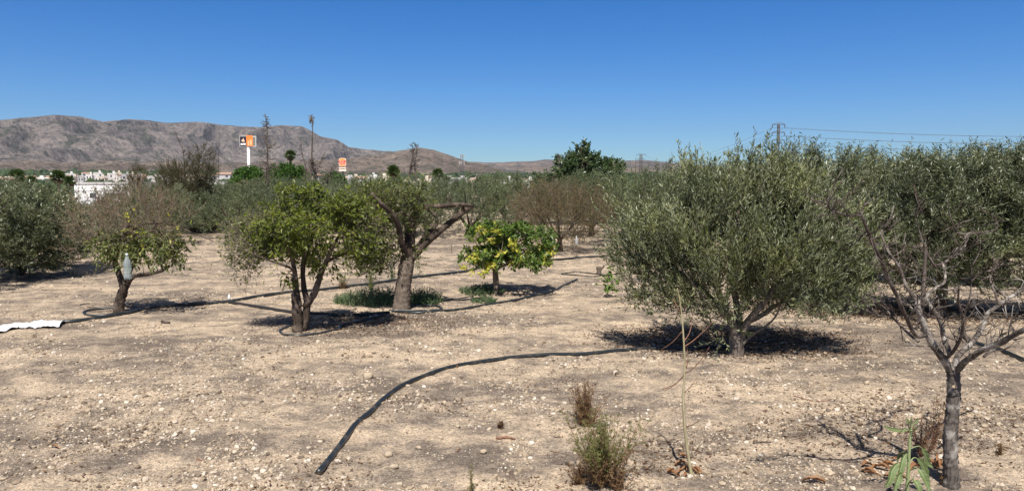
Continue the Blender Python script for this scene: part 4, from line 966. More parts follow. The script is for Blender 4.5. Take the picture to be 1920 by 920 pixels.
# ================================================================== THE ROWS BEHIND
def generic_olive(px, Y, H, Rr, seed, label, leafm='olive_far', n=230, group='olive trees of the back rows', name='olive_tree', ll=.06, lw=.018, per=5, nl=9, void=.28, up=.6, tw='twig_olive', bark='bark_dark', keep=1.0, L=.24, low=.25):
    H *= 1.0
    c = at(px, 400, Y); b = np.array([c[0], Y, float(terrain(c[0], Y))])
    t = thing(name, b, label, 'tree' if 'bush' not in name else 'bush', group)
    tb = Tubes(); nd = []; rs = np.random.RandomState(seed)
    fork = b + np.array([rs.normal() * .04, 0, H * low])
    limb(tb, [b - [0, 0, .1], (b + fork) / 2 + rs.normal(size=3) * .02, fork], .045 * H, .035 * H, 8, 9, .1, flare=.3)
    for k in range(6):
        a = k * 1.047 + rs.rand(); e = b + np.array([math.cos(a) * Rr * .6, math.sin(a) * Rr * .6, H * (.6 + .2 * rs.rand())])
        limb(tb, [fork, fork * .5 + e * .5 + [0, 0, -.05], e], .02 * H, .008, 8, 5, .1, nodes=nd)
    tb.build('trunk', M[bark], t)
    z0, z1 = H * min(low, .14) * .5, H * .93
    lum = [(b + np.array([0, 0, (z0 + z1) / 2]), (Rr * .8, Rr * .8, (z1 - z0) / 2), 1.2)]
    for k in range(7):
        a = k * .9 + rs.rand(); rr = Rr * (.5 + .15 * rs.rand()); lum.append((b + np.array([math.cos(a) * rr, math.sin(a) * rr, z0 + (z1 - z0) * (.3 + .5 * rs.rand())]), (Rr * .42, Rr * .42, (z1 - z0) * .28), .9))
    grow(t, Y, tb, nd, lum, n, seed, M[leafm], M[tw], per=per, L=L, nl=nl, ll=ll, lw=lw, up=up, out=.45, rnd=.42, void=void, vs=.4, shell=.4, keep=keep, k=3, step=.2)
    return t
def place(src, px, Y, rot, s, label, sx=1.0):
    c = at(px, 400, Y); o = copy_tree(src); o.location = (c[0], Y, float(terrain(c[0], Y)) - .02); o.rotation_euler = (0, 0, rot); o.scale = (s * sx * 1.1, s * sx * 1.1, s); o['label'] = label; return o
# nearer dark olive at the left edge
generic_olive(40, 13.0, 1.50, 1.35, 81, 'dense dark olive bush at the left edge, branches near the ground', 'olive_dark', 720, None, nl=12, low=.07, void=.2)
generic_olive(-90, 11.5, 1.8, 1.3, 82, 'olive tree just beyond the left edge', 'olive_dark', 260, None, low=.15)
oA = generic_olive(275, 19.0, 1.58, 1.35, 83, 'grey green olive tree right behind the half dry citrus', low=.15)
oB = generic_olive(445, 22.0, 1.55, 1.5, 84, 'grey green olive tree behind and left of the green citrus', low=.15, leafm='olive_far')
oC = generic_olive(880, 21.0, 1.92, 1.45, 85, 'greyish olive tree standing behind the ends of the sawn limbs', low=.12)
oD = generic_olive(1180, 19.0, 2.12, 1.5, 86, 'dark olive tree between the leafy tree and the broad olive', 'olive_far', 300, low=.12)
rows = [(oD, 345, 25, 1.7, .82, 'dark olive tree behind the feathery tree foot'), (oD, 425, 26, 2.7, .80, 'dark olive tree left of and behind the green citrus'), (oD, 505, 25.5, .2, .86, 'dark olive tree seen through the green citrus top'), (oA, 590, 26, 1.9, 1.08, 'olive tree between the withered palm and round sign'), (oD, 690, 26, 3.4, .90, 'dark olive tree left of and behind the sawn tree'),
        (oA, 100, 20, 1.1, .82, 'olive tree behind the dark bush at left'), (oB, 300, 22.5, 2.0, 1.0, 'olive tree left of the feathery tree trunk'), (oC, 400, 24, 3.2, .78, 'olive tree right of the feathery tree trunk'), (oC, 540, 23, .5, .82, 'olive tree hidden behind the green citrus'), (oA, 630, 23.5, 3.0, .98, 'olive tree between the green citrus and the sawn tree'), (oB, 715, 22.5, 4.0, 1.12, 'olive tree hidden behind the sawn tree'), (oD, 800, 23, 5.2, .88, 'olive tree under the sawn limbs'),
        (oC, 965, 22.5, 2.2, .98, 'olive tree behind the small lemon tree'), (oD, 1110, 22, 1.4, .95, 'olive tree behind the reddish brown shrub'), (oA, 1255, 21, 5.0, 1.22, 'olive tree at the left shoulder of the broad olive'), (oB, 1340, 22, .9, 1.4, 'olive tree hidden behind the broad olive'), (oD, 30, 19, 2.9, .85, 'olive tree in the second row at far left'),
        (oC, 1020, 27, 4.4, .95, 'faint olive tree above the reddish shrub'), (oA, 70, 28, .3, .92, 'third row olive tree at far left'), (oB, 185, 26, 1.3, .60, 'low olive tree just under the white shed'), (oC, 260, 29, 2.3, .84, 'third row olive tree right of the white shed'), (oD, 400, 30, 3.3, .78, 'third row olive tree under the station canopy'),
        (oA, 500, 31, 4.3, .92, 'third row olive tree above the green citrus'), (oB, 610, 30, 5.3, 1.05, 'third row olive tree under the round sign'), (oD, 700, 31, .8, .86, 'third row olive tree left of the sawn tree top'), (oA, 770, 30, 1.8, 1.0, 'third row olive tree above the sawn limbs'), (oB, 915, 32, 2.8, 1.15, 'third row olive tree below the lattice mast'),
        (oD, 1060, 33, 3.8, .95, 'third row olive tree at the foot of the leafy tree'), (oC, 1160, 30, 4.8, 1.0, 'third row olive tree right of the leafy tree'), (oA, 1230, 28, 5.8, 1.15, 'third row olive tree below the distant pylon'), (oC, 1310, 27, .1, 1.2, 'third row olive tree left of the near pylon'), (oD, 1400, 26, 1.2, 1.15, 'back row olive tree under the near pylon'), (oB, 1500, 24, 2.1, 1.4, 'back row olive tree right of the near pylon'),
        (oC, 1600, 20, 3.1, 1.2, 'back row olive tree glimpsed left of the dark olive'), (oA, 1720, 20, 4.1, 1.2, 'back row olive tree hidden behind the dark olive'), (oB, 1850, 19, 5.1, 1.25, 'back row olive tree hidden at the right'), (oD, 1990, 18, .6, 1.25, 'back row olive tree beyond the right edge')]
for (s_, px, Y_, ro, sc__, lb) in rows: place(s_, px, Y_, ro, sc__, lb)
for i in [k for k in range(22) if k not in (2, 3)]:   # the hedge-like last line far behind
    px = -60 + i * 92 + 18 * rs.normal(); place([oA, oB, oC, oD][i % 4], px, 38 + 5 * rs.rand(), rs.rand() * 6, .92 + .12 * rs.rand(), 'olive tree of the farthest row closing off the grove')['group'] = 'farthest row of olive trees'
# reddish brown shrub
generic_olive(1052, 17.0, 1.68, 1.3, 91, 'round shrub with reddish brown twigs right of the lemon tree', 'brown_leaf', 640, None, 'almond_bush', ll=.042, lw=.016, per=5, nl=6, void=.1, up=.7, tw='twig', keep=.75, L=.26, low=.15)
# feathery tamarisk
def tamarisk():
    Y = 24.0; c = at(360, 400, Y); b = np.array([c[0], Y, float(terrain(c[0], Y))])
    t = thing('tamarisk_tree', b, 'tall feathery brownish tree rising above the olives at left', 'tree'); tb = Tubes(); nd = []
    for e in [(312, 310, .2), (335, 300, 0), (360, 330, -.3), (375, 290, .1), (392, 320, .3), (350, 360, -.3), (380, 370, 0)]:
        limb(tb, [b - [0, 0, .1]] + px_line([(358 + (e[0] - 358) * .3, 400, e[2] * .3), e], Y), .07, .012, 12, 7, .1, nodes=nd)
    tb.build('trunk', M['bark_dark'], t)
    grow(t, Y, tb, nd, [px_lump(318, 325, 26, 28, Y, .9), px_lump(380, 315, 27, 38, Y, 1.1), px_lump(345, 350, 48, 38, Y, 1.3), px_lump(365, 395, 48, 44, Y, 1.4), px_lump(370, 425, 45, 18, Y, .7), px_lump(345, 303, 16, 16, Y, .2)], 760, 95, M['tamarisk'], M['twig'], per=6, L=.26, nl=16, ll=.04, lw=.010, up=.7, out=.4, rnd=.4, ang=.5, shell=.2, void=.22, vs=.5, k=3)
tamarisk()
def small_tamarisk():
    Y = 27.0; c = at(258, 400, Y); b = np.array([c[0], Y, float(terrain(c[0], Y))])
    t = thing('tamarisk_tree', b, 'small dark feathery tree before the white town', 'tree'); tb = Tubes(); nd = []
    limb(tb, [b - [0, 0, .1]] + px_line([(258, 370), (258, 325)], Y), .06, .012, 12, 7, .1, nodes=nd); tb.build('trunk', M['bark_dark'], t)
    grow(t, Y, tb, nd, [px_lump(260, 330, 13, 22, Y, 1), px_lump(252, 350, 16, 20, Y, 1)], 90, 96, M['tamarisk'], M['twig'], per=5, L=.22, nl=12, ll=.04, lw=.012, up=.7, shell=.2, k=3)
small_tamarisk()
# leafy tree on the skyline
def leafy():
    Y = 28.0; c = at(1085, 400, Y); b = np.array([c[0], Y, float(terrain(c[0], Y))])
    t = thing('leafy_tree', b, 'dark green big leaved tree standing highest on the skyline centre', 'tree'); tb = Tubes(); nd = []
    ends = [(1048, 290, 0), (1060, 300, .3), (1090, 275, 0), (1096, 300, -.3), (1120, 295, .3), (1140, 295, 0), (1150, 310, -.2), (1030, 340, 0), (1110, 330, .5), (1075, 330, -.5)]
    for e in ends: limb(tb, [b - [0, 0, .1]] + px_line([(1085 + (e[0] - 1085) * .35, 370, e[2] * .3), e], Y), .08, .02, 12, 7, .1, nodes=nd)
    tb.build('trunk', M['bark_dark'], t)
    grow(t, Y, tb, nd, [px_lump(1094, 290, 17, 16, Y, 1), px_lump(1100, 284, 12, 12, Y, .6), px_lump(1052, 296, 12, 11, Y, .6), px_lump(1060, 312, 22, 18, Y, 1), px_lump(1085, 318, 30, 26, Y, 1), px_lump(1122, 302, 17, 13, Y, .8), px_lump(1146, 304, 14, 15, Y, .8), px_lump(1130, 322, 30, 20, Y, 1), px_lump(1100, 345, 50, 20, Y, .7), px_lump(1042, 338, 32, 14, Y, .8), px_lump(1070, 345, 45, 18, Y, .7), px_lump(1020, 345, 20, 9, Y, .5)], 420, 97, M['carob'], M['twig_grey'], per=4, L=.24, nl=8, ll=.13, lw=.065, up=.4, out=.6, rnd=.6, shell=.3, void=.25, vs=.5, k=4, rbase=.02, rtip=.006)
leafy()
def round_tree(px, py, rx, ry, Y, seed, label, m='round', n=260, up=.3):
    c = at(px, py, Y); b = np.array([c[0], Y, float(terrain(c[0], Y))]); t = thing('round_tree', b, label, 'tree'); tb = Tubes(); nd = []; s = Y / F
    limb(tb, [b - [0, 0, .2], b * .4 + c * .6, c], .16, .05, 10, 8, .1, nodes=nd); tb.build('trunk', M['bark_dark'], t)
    rs = np.random.RandomState(seed); lum = [px_lump(px, py, rx * .85, ry * .8, Y, 1)]
    for k in range(6): a = k * 1.05; lum.append(px_lump(px + rx * .55 * math.cos(a), py + ry * .5 * math.sin(a), rx * .45, ry * .45, Y, .8))
    grow(t, Y, tb, nd, lum, n, seed, M[m], M['twig'], per=5, L=.30, nl=8, ll=.20, lw=.10, up=up, out=.6, rnd=.6, shell=.6, k=3, rbase=.03, rtip=.008)
round_tree(468, 340, 34, 26, 60, 101, 'round bright green tree under the tall pole sign')
round_tree(537, 336, 42, 28, 62, 102, 'round bright green tree below the shaggy fan palm')
round_tree(625, 345, 22, 20, 58, 103, 'small green tree under the rounded orange sign', n=120)
round_tree(475, 365, 40, 22, 50, 104, 'brownish dry tree below the round green tree', 'brown_leaf', 160)
# fan palms
def palm(px, ptop, pbot, Y, rx, seed, label, skirt=True, group=None):
    s = Y / F; c = at(px, ptop, Y); b = np.array([c[0], Y, float(terrain(c[0], Y))]); rs = np.random.RandomState(seed)
    t = thing('fan_palm', b, label, 'palm tree', group)
    R_ = rx * s; top = c - np.array([0, 0, R_ * .7]); tb = Tubes(); tb.add(spline([b - [0, 0, .2], (b + top) / 2 + [R_ * .05, 0, 0], top], 10), np.linspace(.20, .16, 10) * R_ * .9 + .02, 10, True, .12); tb.build('trunk', M['bark_brown'], t)
    def fronds(n, el0, el1, m, name, ln):
        Vs = []
        for k in range(n):
            a = rs.rand() * 6.283; el = rad(rs.uniform(el0, el1)); d = np.array([math.cos(a) * math.cos(el), math.sin(a) * math.cos(el), math.sin(el)])
            hub = top + d * R_ * .35 * ln; nb = 13; side = nrm(np.cross(d, [0, 0, 1.])); nn = np.cross(side, d)
            sp_ = np.linspace(-1.25, 1.25, nb)[:, None]; D = d * np.cos(sp_) + side * np.sin(sp_) - np.array([0, 0, .25]) + nn * .1
            Vs.append(leaves(np.repeat(hub[None], nb, 0), D, R_ * .62 * ln, R_ * .11, .25, rs)); Vs.append(leaves(top[None], (hub - top)[None], R_ * .36 * ln, R_ * .05, 0, rs))
        V, Fc = merge(Vs); meshobj(name, V, Fc, m, t)
    fronds(38, -25, 80, M['palm'], 'crown', 1.0)
    if skirt: fronds(26, -85, -45, M['palm_dead'], 'dead_fronds', .9)
palm(544, 283, 0, 65, 12, 111, 'shaggy fan palm above the round green trees')
palm(820, 317, 0, 60, 13, 112, 'fan palm right of the tall dead trunk behind the sawn tree')
palm(737, 311, 0, 66, 15, 113, 'fan palm showing above the sawn tree crown')
palm(31, 319, 0, 75, 17, 114, 'leftmost fan palm with brown skirt before the town')
palm(108, 321, 0, 75, 16, 115, 'fan palm with brown skirt left of the white shed')
palm(130, 331, 0, 80, 13, 116, 'low fan palm touching the corner of the white shed')
palm(58, 331, 0, 82, 12, 117, 'low fan palm between the two taller palms', False)
palm(835, 330, 0, 64, 9, 118, 'small palm beside the fan palm near the dead trunk', False)
# dead trunks
def dead_pole(pts, Y, r0, label, seed, n=60, Lm=.5, spread=.8, z0=.3, drop=-.1, m='dead_wood', tuft=False, name='dead_tree', fork=0):
    b = at(pts[0][0], pts[0][1], Y); b[2] = float(terrain(b[0], Y)); t = thing(name, b, label, 'dead tree'); tb = Tubes(); rs = np.random.RandomState(seed)
    P = limb(tb, [b] + px_line(pts, Y), r0, .012, 40, 8, .12); tb.build('trunk', M[m], t); tb = Tubes()
    for k in range(n):
        u = z0 + (1 - z0) * rs.rand(); i = int(u * 39); a = rs.rand() * 6.283; L = Lm * (1.15 - u) * (.3 + rs.rand()) ; d = nrm(np.array([math.cos(a), math.sin(a), drop + .35 * rs.normal()])); e = P[i] + d * L + np.array([0, 0, .12 * L]); mid = P[i] + d * L * .5 - np.array([0, 0, .08 * L])
        tb.add(spline([P[i], mid, e], 5), np.linspace(.020, .008, 5), 3)
        for _ in range(4):
            s_ = P[i] + (e - P[i]) * rs.rand(); d2 = nrm(d + rs.normal(size=3) * .9); tb.add([s_, s_ + d2 * L * .28], [.013, .006], 3)
    tb.build('branches', M[m], t)
    return t, P
dead_pole([(473, 400), (471, 330), (463 + 8, 280), (0 + 502, 260)][:0] + [(499, 400), (501, 330), (501, 280), (500, 240), (497, 212)], 38, .085, 'tall dead conifer with short drooping stubs against the sky', 121, 110, .95)
tt, P_ = dead_pole([(580, 400), (583, 330), (585, 280), (586, 240), (584, 222)], 38, .07, 'slender dead palm trunk with a withered tuft at its tip', 122, 16, .3, z0=.2)
rs = np.random.RandomState(9); tip = at(584, 224, 38)
B = tip + rs.normal(size=(60, 3)) * [.045, .045, .11]; V, Fc = leaves(B, rs.normal(size=(60, 3)) + [0, 0, -.5], .14, .05, .2, rs); meshobj('withered_tuft', V, Fc, M['palm_dead'], tt)
dead_pole([(579, 400), (576, 330), (566, 285), (564, 262)], 36, .04, 'thin leaning dead stem just left of the withered palm trunk', 123, 18, .5)
dead_pole([(590, 400), (593, 330), (603, 300), (610, 285)], 36, .03, 'thin bare stem just right of the withered palm trunk', 124, 22, .5)
dead_pole([(768, 400), (766, 340), (770, 310), (774, 285), (772, 268)], 34, .075, 'dead branching tree above the sawn limbs', 125, 50, .75, z0=.15, drop=.6)
dead_pole([(775, 400), (781, 345), (778, 315), (781, 280), (778, 268)], 34, .05, 'second dead stem leaning on the branching one above the sawn limbs', 126, 26, .6, z0=.2, drop=.7)
dead_pole([(345, 400), (345, 300), (338, 270), (327, 247)], 26, .02, 'thin bare whip rising out of the feathery tree', 127, 10, .3, z0=.3, drop=.8)
dead_pole([(411, 400), (410, 320), (410, 280), (411, 248)], 34, .016, 'thin dark pole standing left of the pole sign', 128, 4, .15, z0=.5)
dead_pole([(600, 400), (596, 345), (588, 318), (582, 300)], 33, .045, 'bare grey tangle right of the withered palm', 129, 60, 1.1, z0=.25, drop=.5)
dead_pole([(606, 400), (612, 350), (618, 328), (625, 312)], 33, .04, 'bare grey tangle left of the round sign', 130, 55, 1.0, z0=.25, drop=.5)
dead_pole([(68, 400), (67, 340), (67, 310)], 50, .05, 'short dark pole right of the leftmost palm', 131, 3, .1, name='utility_pole')
dead_pole([(47, 400), (47, 340), (47, 309)], 60, .035, 'thin pale pole by the leftmost palm', 132, 2, .1, name='utility_pole')
dead_pole([(148, 400), (148, 330), (148, 296)], 60, .035, 'thin lamp pole in front of the white shed corner', 133, 2, .1, name='utility_pole')
dead_pole([(1199, 400), (1193, 330), (1192, 296)], 45, .05, 'thin broken pole beside the distant pylon', 134, 8, .2)

# ================================================================== HOSES
def hose(pts, r, label, group=None, m='hose', n=None, lift=0.0, wob=.02):
    G = [gnd(*p) for p in pts]; n = n or max(20, len(pts) * 12); P = spline(G, n); rs = np.random.RandomState(int(pts[0][0]))
    P[:, 0] += wob * .05 * fbm(np.arange(n) / 5., np.zeros(n), 3, int(pts[0][0]))
    P[:, 2] = terrain(P[:, 0], P[:, 1], False) + r * .72 + lift
    P[:, 2] = np.maximum(P[:, 2], terrain(P[:, 0], P[:, 1]) + r * .45)
    # let the pipe bridge the small hollows
    for _ in range(16): P[1:-1, 2] = (P[:-2, 2] + P[1:-1, 2] * 2 + P[2:, 2]) / 4
    tb = Tubes(); tb.add(P, r, 12); o = tb.build('irrigation_hose', M[m]); tag(o, label, 'hose', group); return o
hose([(597, 889), (625, 855), (665, 800), (700, 770), (735, 738), (780, 713), (850, 690), (930, 676), (1010, 668), (1100, 665), (1180, 658), (1240, 655), (1300, 654), (1372, 650)], .0185, 'black irrigation hose curving from the foreground to the broad olive', n=260)
hose([(1800, 622), (1815, 638), (1842, 650), (1876, 659), (1935, 684)], .022, 'black hose end lying behind the bare tree at the right edge', n=80)
hose([(112, 606), (150, 603), (220, 592), (290, 578), (360, 572), (430, 567), (480, 558), (550, 549), (640, 540), (720, 530), (800, 519), (860, 512), (905, 503), (950, 497), (1000, 491), (1060, 487), (1140, 481), (1200, 478)], .024, 'thick dark main hose crossing the left half of the grove', n=260)
hose([(428, 568), (470, 575), (520, 583), (560, 588), (620, 592), (680, 592), (730, 588)], .022, 'dusty branch hose leaving the main hose at a white fitting', m='hose_dusty')
hose([(735, 585), (790, 588), (850, 583), (900, 575), (950, 567), (1000, 556), (1040, 546), (1062, 534), (1082, 525)], .018, 'thin hose bending up past the small lemon tree')
hose([(220, 578), (180, 580), (158, 586), (166, 592), (200, 592), (230, 588)], .015, 'hose ring round the foot of the half dry citrus', 'hose rings')
hose([(545, 612), (526, 620), (530, 628), (560, 630), (600, 626), (635, 618), (640, 612), (690, 600), (720, 592)], .014, 'hose ring round the foot of the green citrus')
hose([(770, 576), (810, 573), (828, 578), (820, 582), (780, 583), (730, 583)], .012, 'hose ring round the foot of the sawn tree')
hose([(828, 566), (850, 562), (888, 556)], .010, 'short thin hose between the weeds and the lemon tree')
hose([(1130, 516), (1110, 513), (1080, 511), (1052, 514), (1075, 516), (1110, 519), (1130, 517), (1170, 512)], .010, 'thin hose loop round the stump')
hose([(1255, 660), (1300, 656), (1330, 645), (1400, 640), (1455, 640)], .012, 'thin hose lying in the shade of the broad olive')
# fitting on the main hose
g = zfix(gnd(430, 566), -.02)
tb = Tubes(); tb.add([g, g + [0, 0, .05], g + [0, 0, .06], g + [0, 0, .085]], [.016, .018, .010, .008], 10); tag(tb.build('hose_fitting', M['white']), 'small white fitting on top of the main hose', 'fitting')
# white cloth at the left end
def cloth():
    pts = [(-60, 632, 8), (-10, 622, 10), (30, 614, 9), (60, 612, 9), (90, 611, 13), (117, 610, 12)]
    nu, nv = 60, 14; V = []
    cx = [gnd(p[0], p[1]) for p in pts]; C_ = spline(cx, nu); wd = np.interp(np.linspace(0, 5, nu), range(6), [p[2] for p in pts]) * 1.7 / 100
    T_ = nrm(np.gradient(C_, axis=0)); 
    for i in range(nu):
        s = np.cross([0, 0, 1.], T_[i]); s = s / np.linalg.norm(s)
        for j in range(nv):
            v = (j / (nv - 1) - .5) * 2; p = C_[i] + s * v * wd[i] * .8 * (1 + .3 * fbm(i / 9., j * 0. + (v > 0) * 5, 2, 4)); z = float(terrain(p[0], p[1])) + .02 + .10 * (1 - v * v) * wd[i] * 1.2 + .035 * float(fbm(i / 3., j / 2., 3, 6))
            V.append((p[0], p[1], max(z, float(terrain(p[0], p[1])) + .008)))
    i = (np.arange(nu - 1)[:, None] * nv + np.arange(nv - 1)[None, :]); Q = np.stack([i, i + 1, i + nv + 1, i + nv], -1).reshape(-1, 4)
    o = meshobj('plastic_sheet', np.array(V), Q, mat('white_sheet', (.72, .73, .74), .45), None, True); md = o.modifiers.new('s', 'SOLIDIFY'); md.thickness = .004; tag(o, 'crumpled white plastic sheet on the ground at the left edge', 'sheet')
cloth()
# hanging bottle in the back and stump
g = gnd(1081, 446)
def small_bottle(c, label):
    pr = [(r * .62, z * .55) for r, z in [(0, 0), (.05, 0), (.055, .03), (.055, .22), (.03, .28), (.018, .30), (.018, .33), (0, .33)]]; k = 14; V = [(c[0] + r * math.cos(6.2832 * i / k), c[1] + r * math.sin(6.2832 * i / k), c[2] + z) for r, z in pr for i in range(k)]
    Q = np.array([(i * k + j, i * k + (j + 1) % k, (i + 1) * k + (j + 1) % k, (i + 1) * k + j) for i in range(len(pr) - 1) for j in range(k)]); t = thing('plastic_bottle', c, label, 'bottle')
    meshobj('body', np.array(V), Q, mat('milky_plastic', (.30, .30, .29), .4), t, True); tb = Tubes(); tb.add([c + [0, 0, .17], c + [0, 0, .19]], .013, 12); tb.build('cap', M['white'], t)
small_bottle(at(1081, 459, 16.0), 'milky bottle hung below the reddish brown shrub')
t, Y = top_thing('tree_stump', 1123, 514, 'small grey cut stump inside a thin hose loop', 'stump')
tb = Tubes(); limb(tb, px_line([(1123, 517), (1123, 508), (1122, 500)], Y), .045, .040, 8, 10, .15); tb.build('trunk', M['bark'], t); tb = Tubes(); limb(tb, px_line([(1124, 508), (1131, 500), (1133, 497)], Y), .022, .018, 6, 8, .15); tb.build('stub', M['bark'], t)

# ================================================================== WEEDS AND SAPLINGS
def weed(px, py, h, label, seed, m1, m2=None, ns=9, spread=.5, ll=.014, lw=.003, split=.4, name='weed', dens=60, side=.35, cat='weed', wood='twig_red', group=None, scl=1.0):
    """wispy bush: stems with side sprigs and needle leaves, the foot dry"""
    g = gnd(px, py); b = zfix(g, .01); t = thing(name, b, label, cat, group); rs = np.random.RandomState(seed); tb = Tubes(); top = []; low = []
    for k in range(ns):
        a = rs.rand() * 6.283; lean = spread * (rs.rand() if k else .05); L = h * (.6 + .4 * rs.rand()) * (1 if k else 1.1); d = nrm(np.array([math.cos(a) * lean, math.sin(a) * lean, 1]))
        P_ = spline([b, b + d * L * .5 + np.array([0, 0, -.02]) * lean, b + d * L + np.array([0, 0, .05 * L])], 12); tb.add(P_, np.linspace(.0028, .0008, 12), 4, False)
        for j in range(1, 12):
            for _ in range(2):
                sd_ = nrm(rs.normal(size=3) + np.array([0, 0, .9]) + d * .5); l2 = side * L * (1.15 - j / 12.) * (.3 + .7 * rs.rand()); e = P_[j] + sd_ * l2; tb.add([P_[j], e], [.0011, .0005], 3, False)
                nn = max(3, int(dens * l2 / .1 / 5)); tt_ = rs.rand(nn, 1); B = P_[j] + (e - P_[j]) * tt_; D = nrm(sd_ + rs.normal(size=(nn, 3)) * .8)
                (top if (P_[j][2] - b[2]) / h + rs.normal() * .08 > split else low).append(leaves(B, D, ll * (.6 + .8 * rs.rand(nn)), lw, .1, rs))
    tb.build('stems', M[wood], t)
    if top: V, Fc = merge(top); meshobj('foliage', V, Fc, M[m1], t)
    if low: V, Fc = merge(low); meshobj('dry_foliage', V, Fc, M[m2 or m1], t)
    return t
weed(1130, 914, .44, 'feathery green weed with brown dry foot near the bottom edge', 141, 'weed_green', 'weed_brown', 34, .85, split=.33, dens=130, side=.42, ll=.017, lw=.0036)
weed(1085, 905, .13, 'low brown dry tuft left of the feathery green weed', 142, 'weed_brown', None, 16, 1.4, dens=110)
weed(1155, 915, .16, 'dry brown sprawling sprigs at the foot of the green weed', 143, 'weed_brown', None, 22, 1.8, dens=90)
weed(1100, 796, .32, 'brown conical dry weed standing above the green weed', 144, 'weed_brown', None, 22, .75, split=.0, dens=130, side=.45, ll=.016)
weed(884, 925, .17, 'thin pale green weed sprig at the bottom edge', 145, 'weed_green', None, 3, .12, dens=60, side=.18)
weed(1728, 855, .26, 'dry reddish brown weed behind the drooping leafy plant', 146, 'weed_brown', None, 14, .75, dens=28)
weed(1748, 845, .34, 'tall thin dry sprigs beside the bare tree', 147, 'weed_brown', None, 7, .35, dens=12)
weed(642, 541, .28, 'wispy dry weed beside the main hose', 148, 'weed_green', 'weed_brown', 10, .65, dens=60, ll=.025, lw=.005, wood='twig')
weed(697, 548, .36, 'upright green sprig in front of the sawn tree', 149, 'weed_green', None, 4, .2, dens=30, ll=.03, lw=.008, wood='stem_green')
weed(735, 465 + 60, .25, 'little green sprig left of the thick trunk', 150, 'weed', None, 5, .4, dens=50, ll=.025, lw=.006, wood='stem_green')
weed(847, 473, .22, 'thin reddish stalk in the clearing left of the lemon tree', 151, 'weed_brown', None, 3, .1, dens=12, side=.1)
weed(1770, 905, .10, 'short dry sprigs right of the bare trunk', 152, 'weed_brown', None, 7, 1.4, dens=20)
weed(1875, 850, .08, 'tiny dry weed at the right of the bare tree', 153, 'weed_brown', None, 6, 1.2, dens=20)
weed(940, 802, .05, 'dark dry tuft on the open soil in the foreground', 154, 'litter', None, 6, 1.0, dens=60, ll=.02, lw=.006)
def patch(px, py, rx, ry, h, n, seed, label):
    g = gnd(px, py); t_ = None; rs = np.random.RandomState(seed); a = rs.rand(n) * 6.283; rr = np.sqrt(rs.rand(n)); X = g[0] + rx * rr * np.cos(a); Yy = g[1] + ry * rr * np.sin(a)
    B = np.stack([X, Yy, terrain(X, Yy)], -1); hh = h * (1 - .6 * rr ** 2) * (.5 + .7 * rs.rand(n)) * (.6 + .8 * vnoise(X / .15, Yy / .15, 3)); d = nrm(np.stack([rs.normal(size=n) * .5, rs.normal(size=n) * .5, np.ones(n)], -1)); E = B + d * hh[:, None]
    t = thing('weed_patch', zfix(g, 0), label, 'weeds'); V, Fc = prisms(B, E, .0022, .001); meshobj('stems', V, Fc, M['stem_green'], t)
    nl = 12; BB = np.repeat(B, nl, 0) + np.repeat(E - B, nl, 0) * rs.rand(n * nl, 1); V, Fc = leaves(BB, np.repeat(d, nl, 0) * .6 + rs.normal(size=(n * nl, 3)) * .8, .03 * (.5 + rs.rand(n * nl)), .010, .1, rs); meshobj('foliage', V, Fc, M['weed'], t)
patch(700, 568, .52, .40, .24, 520, 161, 'low grey green weed patch left of the thick trunk')
patch(790, 566, .28, .30, .22, 260, 162, 'low grey green weed patch right of the thick trunk')
patch(903, 548, .36, .30, .13, 200, 163, 'thin grey green weed patch under the lemon tree')
patch(908, 566, .18, .16, .12, 90, 164, 'small green weed clump before the lemon tree')
# little sapling in the clearing
t, Y = top_thing('citrus_sapling', 1139, 557, 'tiny bright green citrus sapling alone in the clearing', 'sapling')
tb = Tubes(); limb(tb, px_line([(1139, 560), (1139, 540), (1141, 515)], Y), .010, .005, 8, 6, .1); tb.build('stem', M['stem_pale'], t)
rs = np.random.RandomState(5)
V, Fc = merge([leaves(at(1141, 520, Y) + rs.normal(size=(34, 3)) * [.05, .05, .07], rs.normal(size=(34, 3)) + [0, 0, .4], .09, .04, .2, rs), leaves(at(1139, 538, Y) + rs.normal(size=(26, 3)) * [.06, .05, .03], rs.normal(size=(26, 3)) * [1, 1, .5], .10, .04, .3, rs)])
meshobj('foliage', V, Fc, M['lemon'], t)
# thin sapling in the foreground
t, Y = top_thing('thin_sapling', 1294, 888, 'thin pale leafless sapling with reddish twigs in the foreground', 'sapling')
tb = Tubes(); Ps = limb(tb, px_line([(1297, 893), (1290, 850), (1284, 800), (1281, 745), (1284, 690), (1282, 640), (1279, 600), (1275, 565), (1270, 540)], Y), .0105, .0026, 60, 8, .08); tb.build('stem', M['stem_pale'], t)
tb = Tubes()
for (a, pts) in [(0, [(1282, 650), (1300, 638, .04), (1320, 620, .08), (1335, 604, .12)]), (0, [(1283, 700), (1300, 690, -.03), (1316, 672, -.06), (1330, 650, -.1)]), (0, [(1284, 735), (1298, 720, .05), (1308, 706, .08)]), (0, [(1283, 702), (1268, 718, .05), (1250, 730, .09), (1243, 732, .1)]), (0, [(1282, 640), (1292, 625, .03), (1297, 605, .05), (1299, 580, .06)]), (0, [(1286, 800), (1300, 795, -.05), (1312, 786, -.08)]), (0, [(1280, 620), (1262, 640, .05), (1240, 655, .1), (1205, 668, .15), (1165, 665, .2)][:3]), (0, [(1278, 590), (1270, 575, .04), (1262, 560, .07)]), (0, [(1287, 690), (1290, 670, .02), (1288, 650, .04)])]:
    tb = Tubes(); limb(tb, px_line(pts, Y), .0035, .0012, 10, 5, .1); tb.build('twig', M['twig_red'], t)
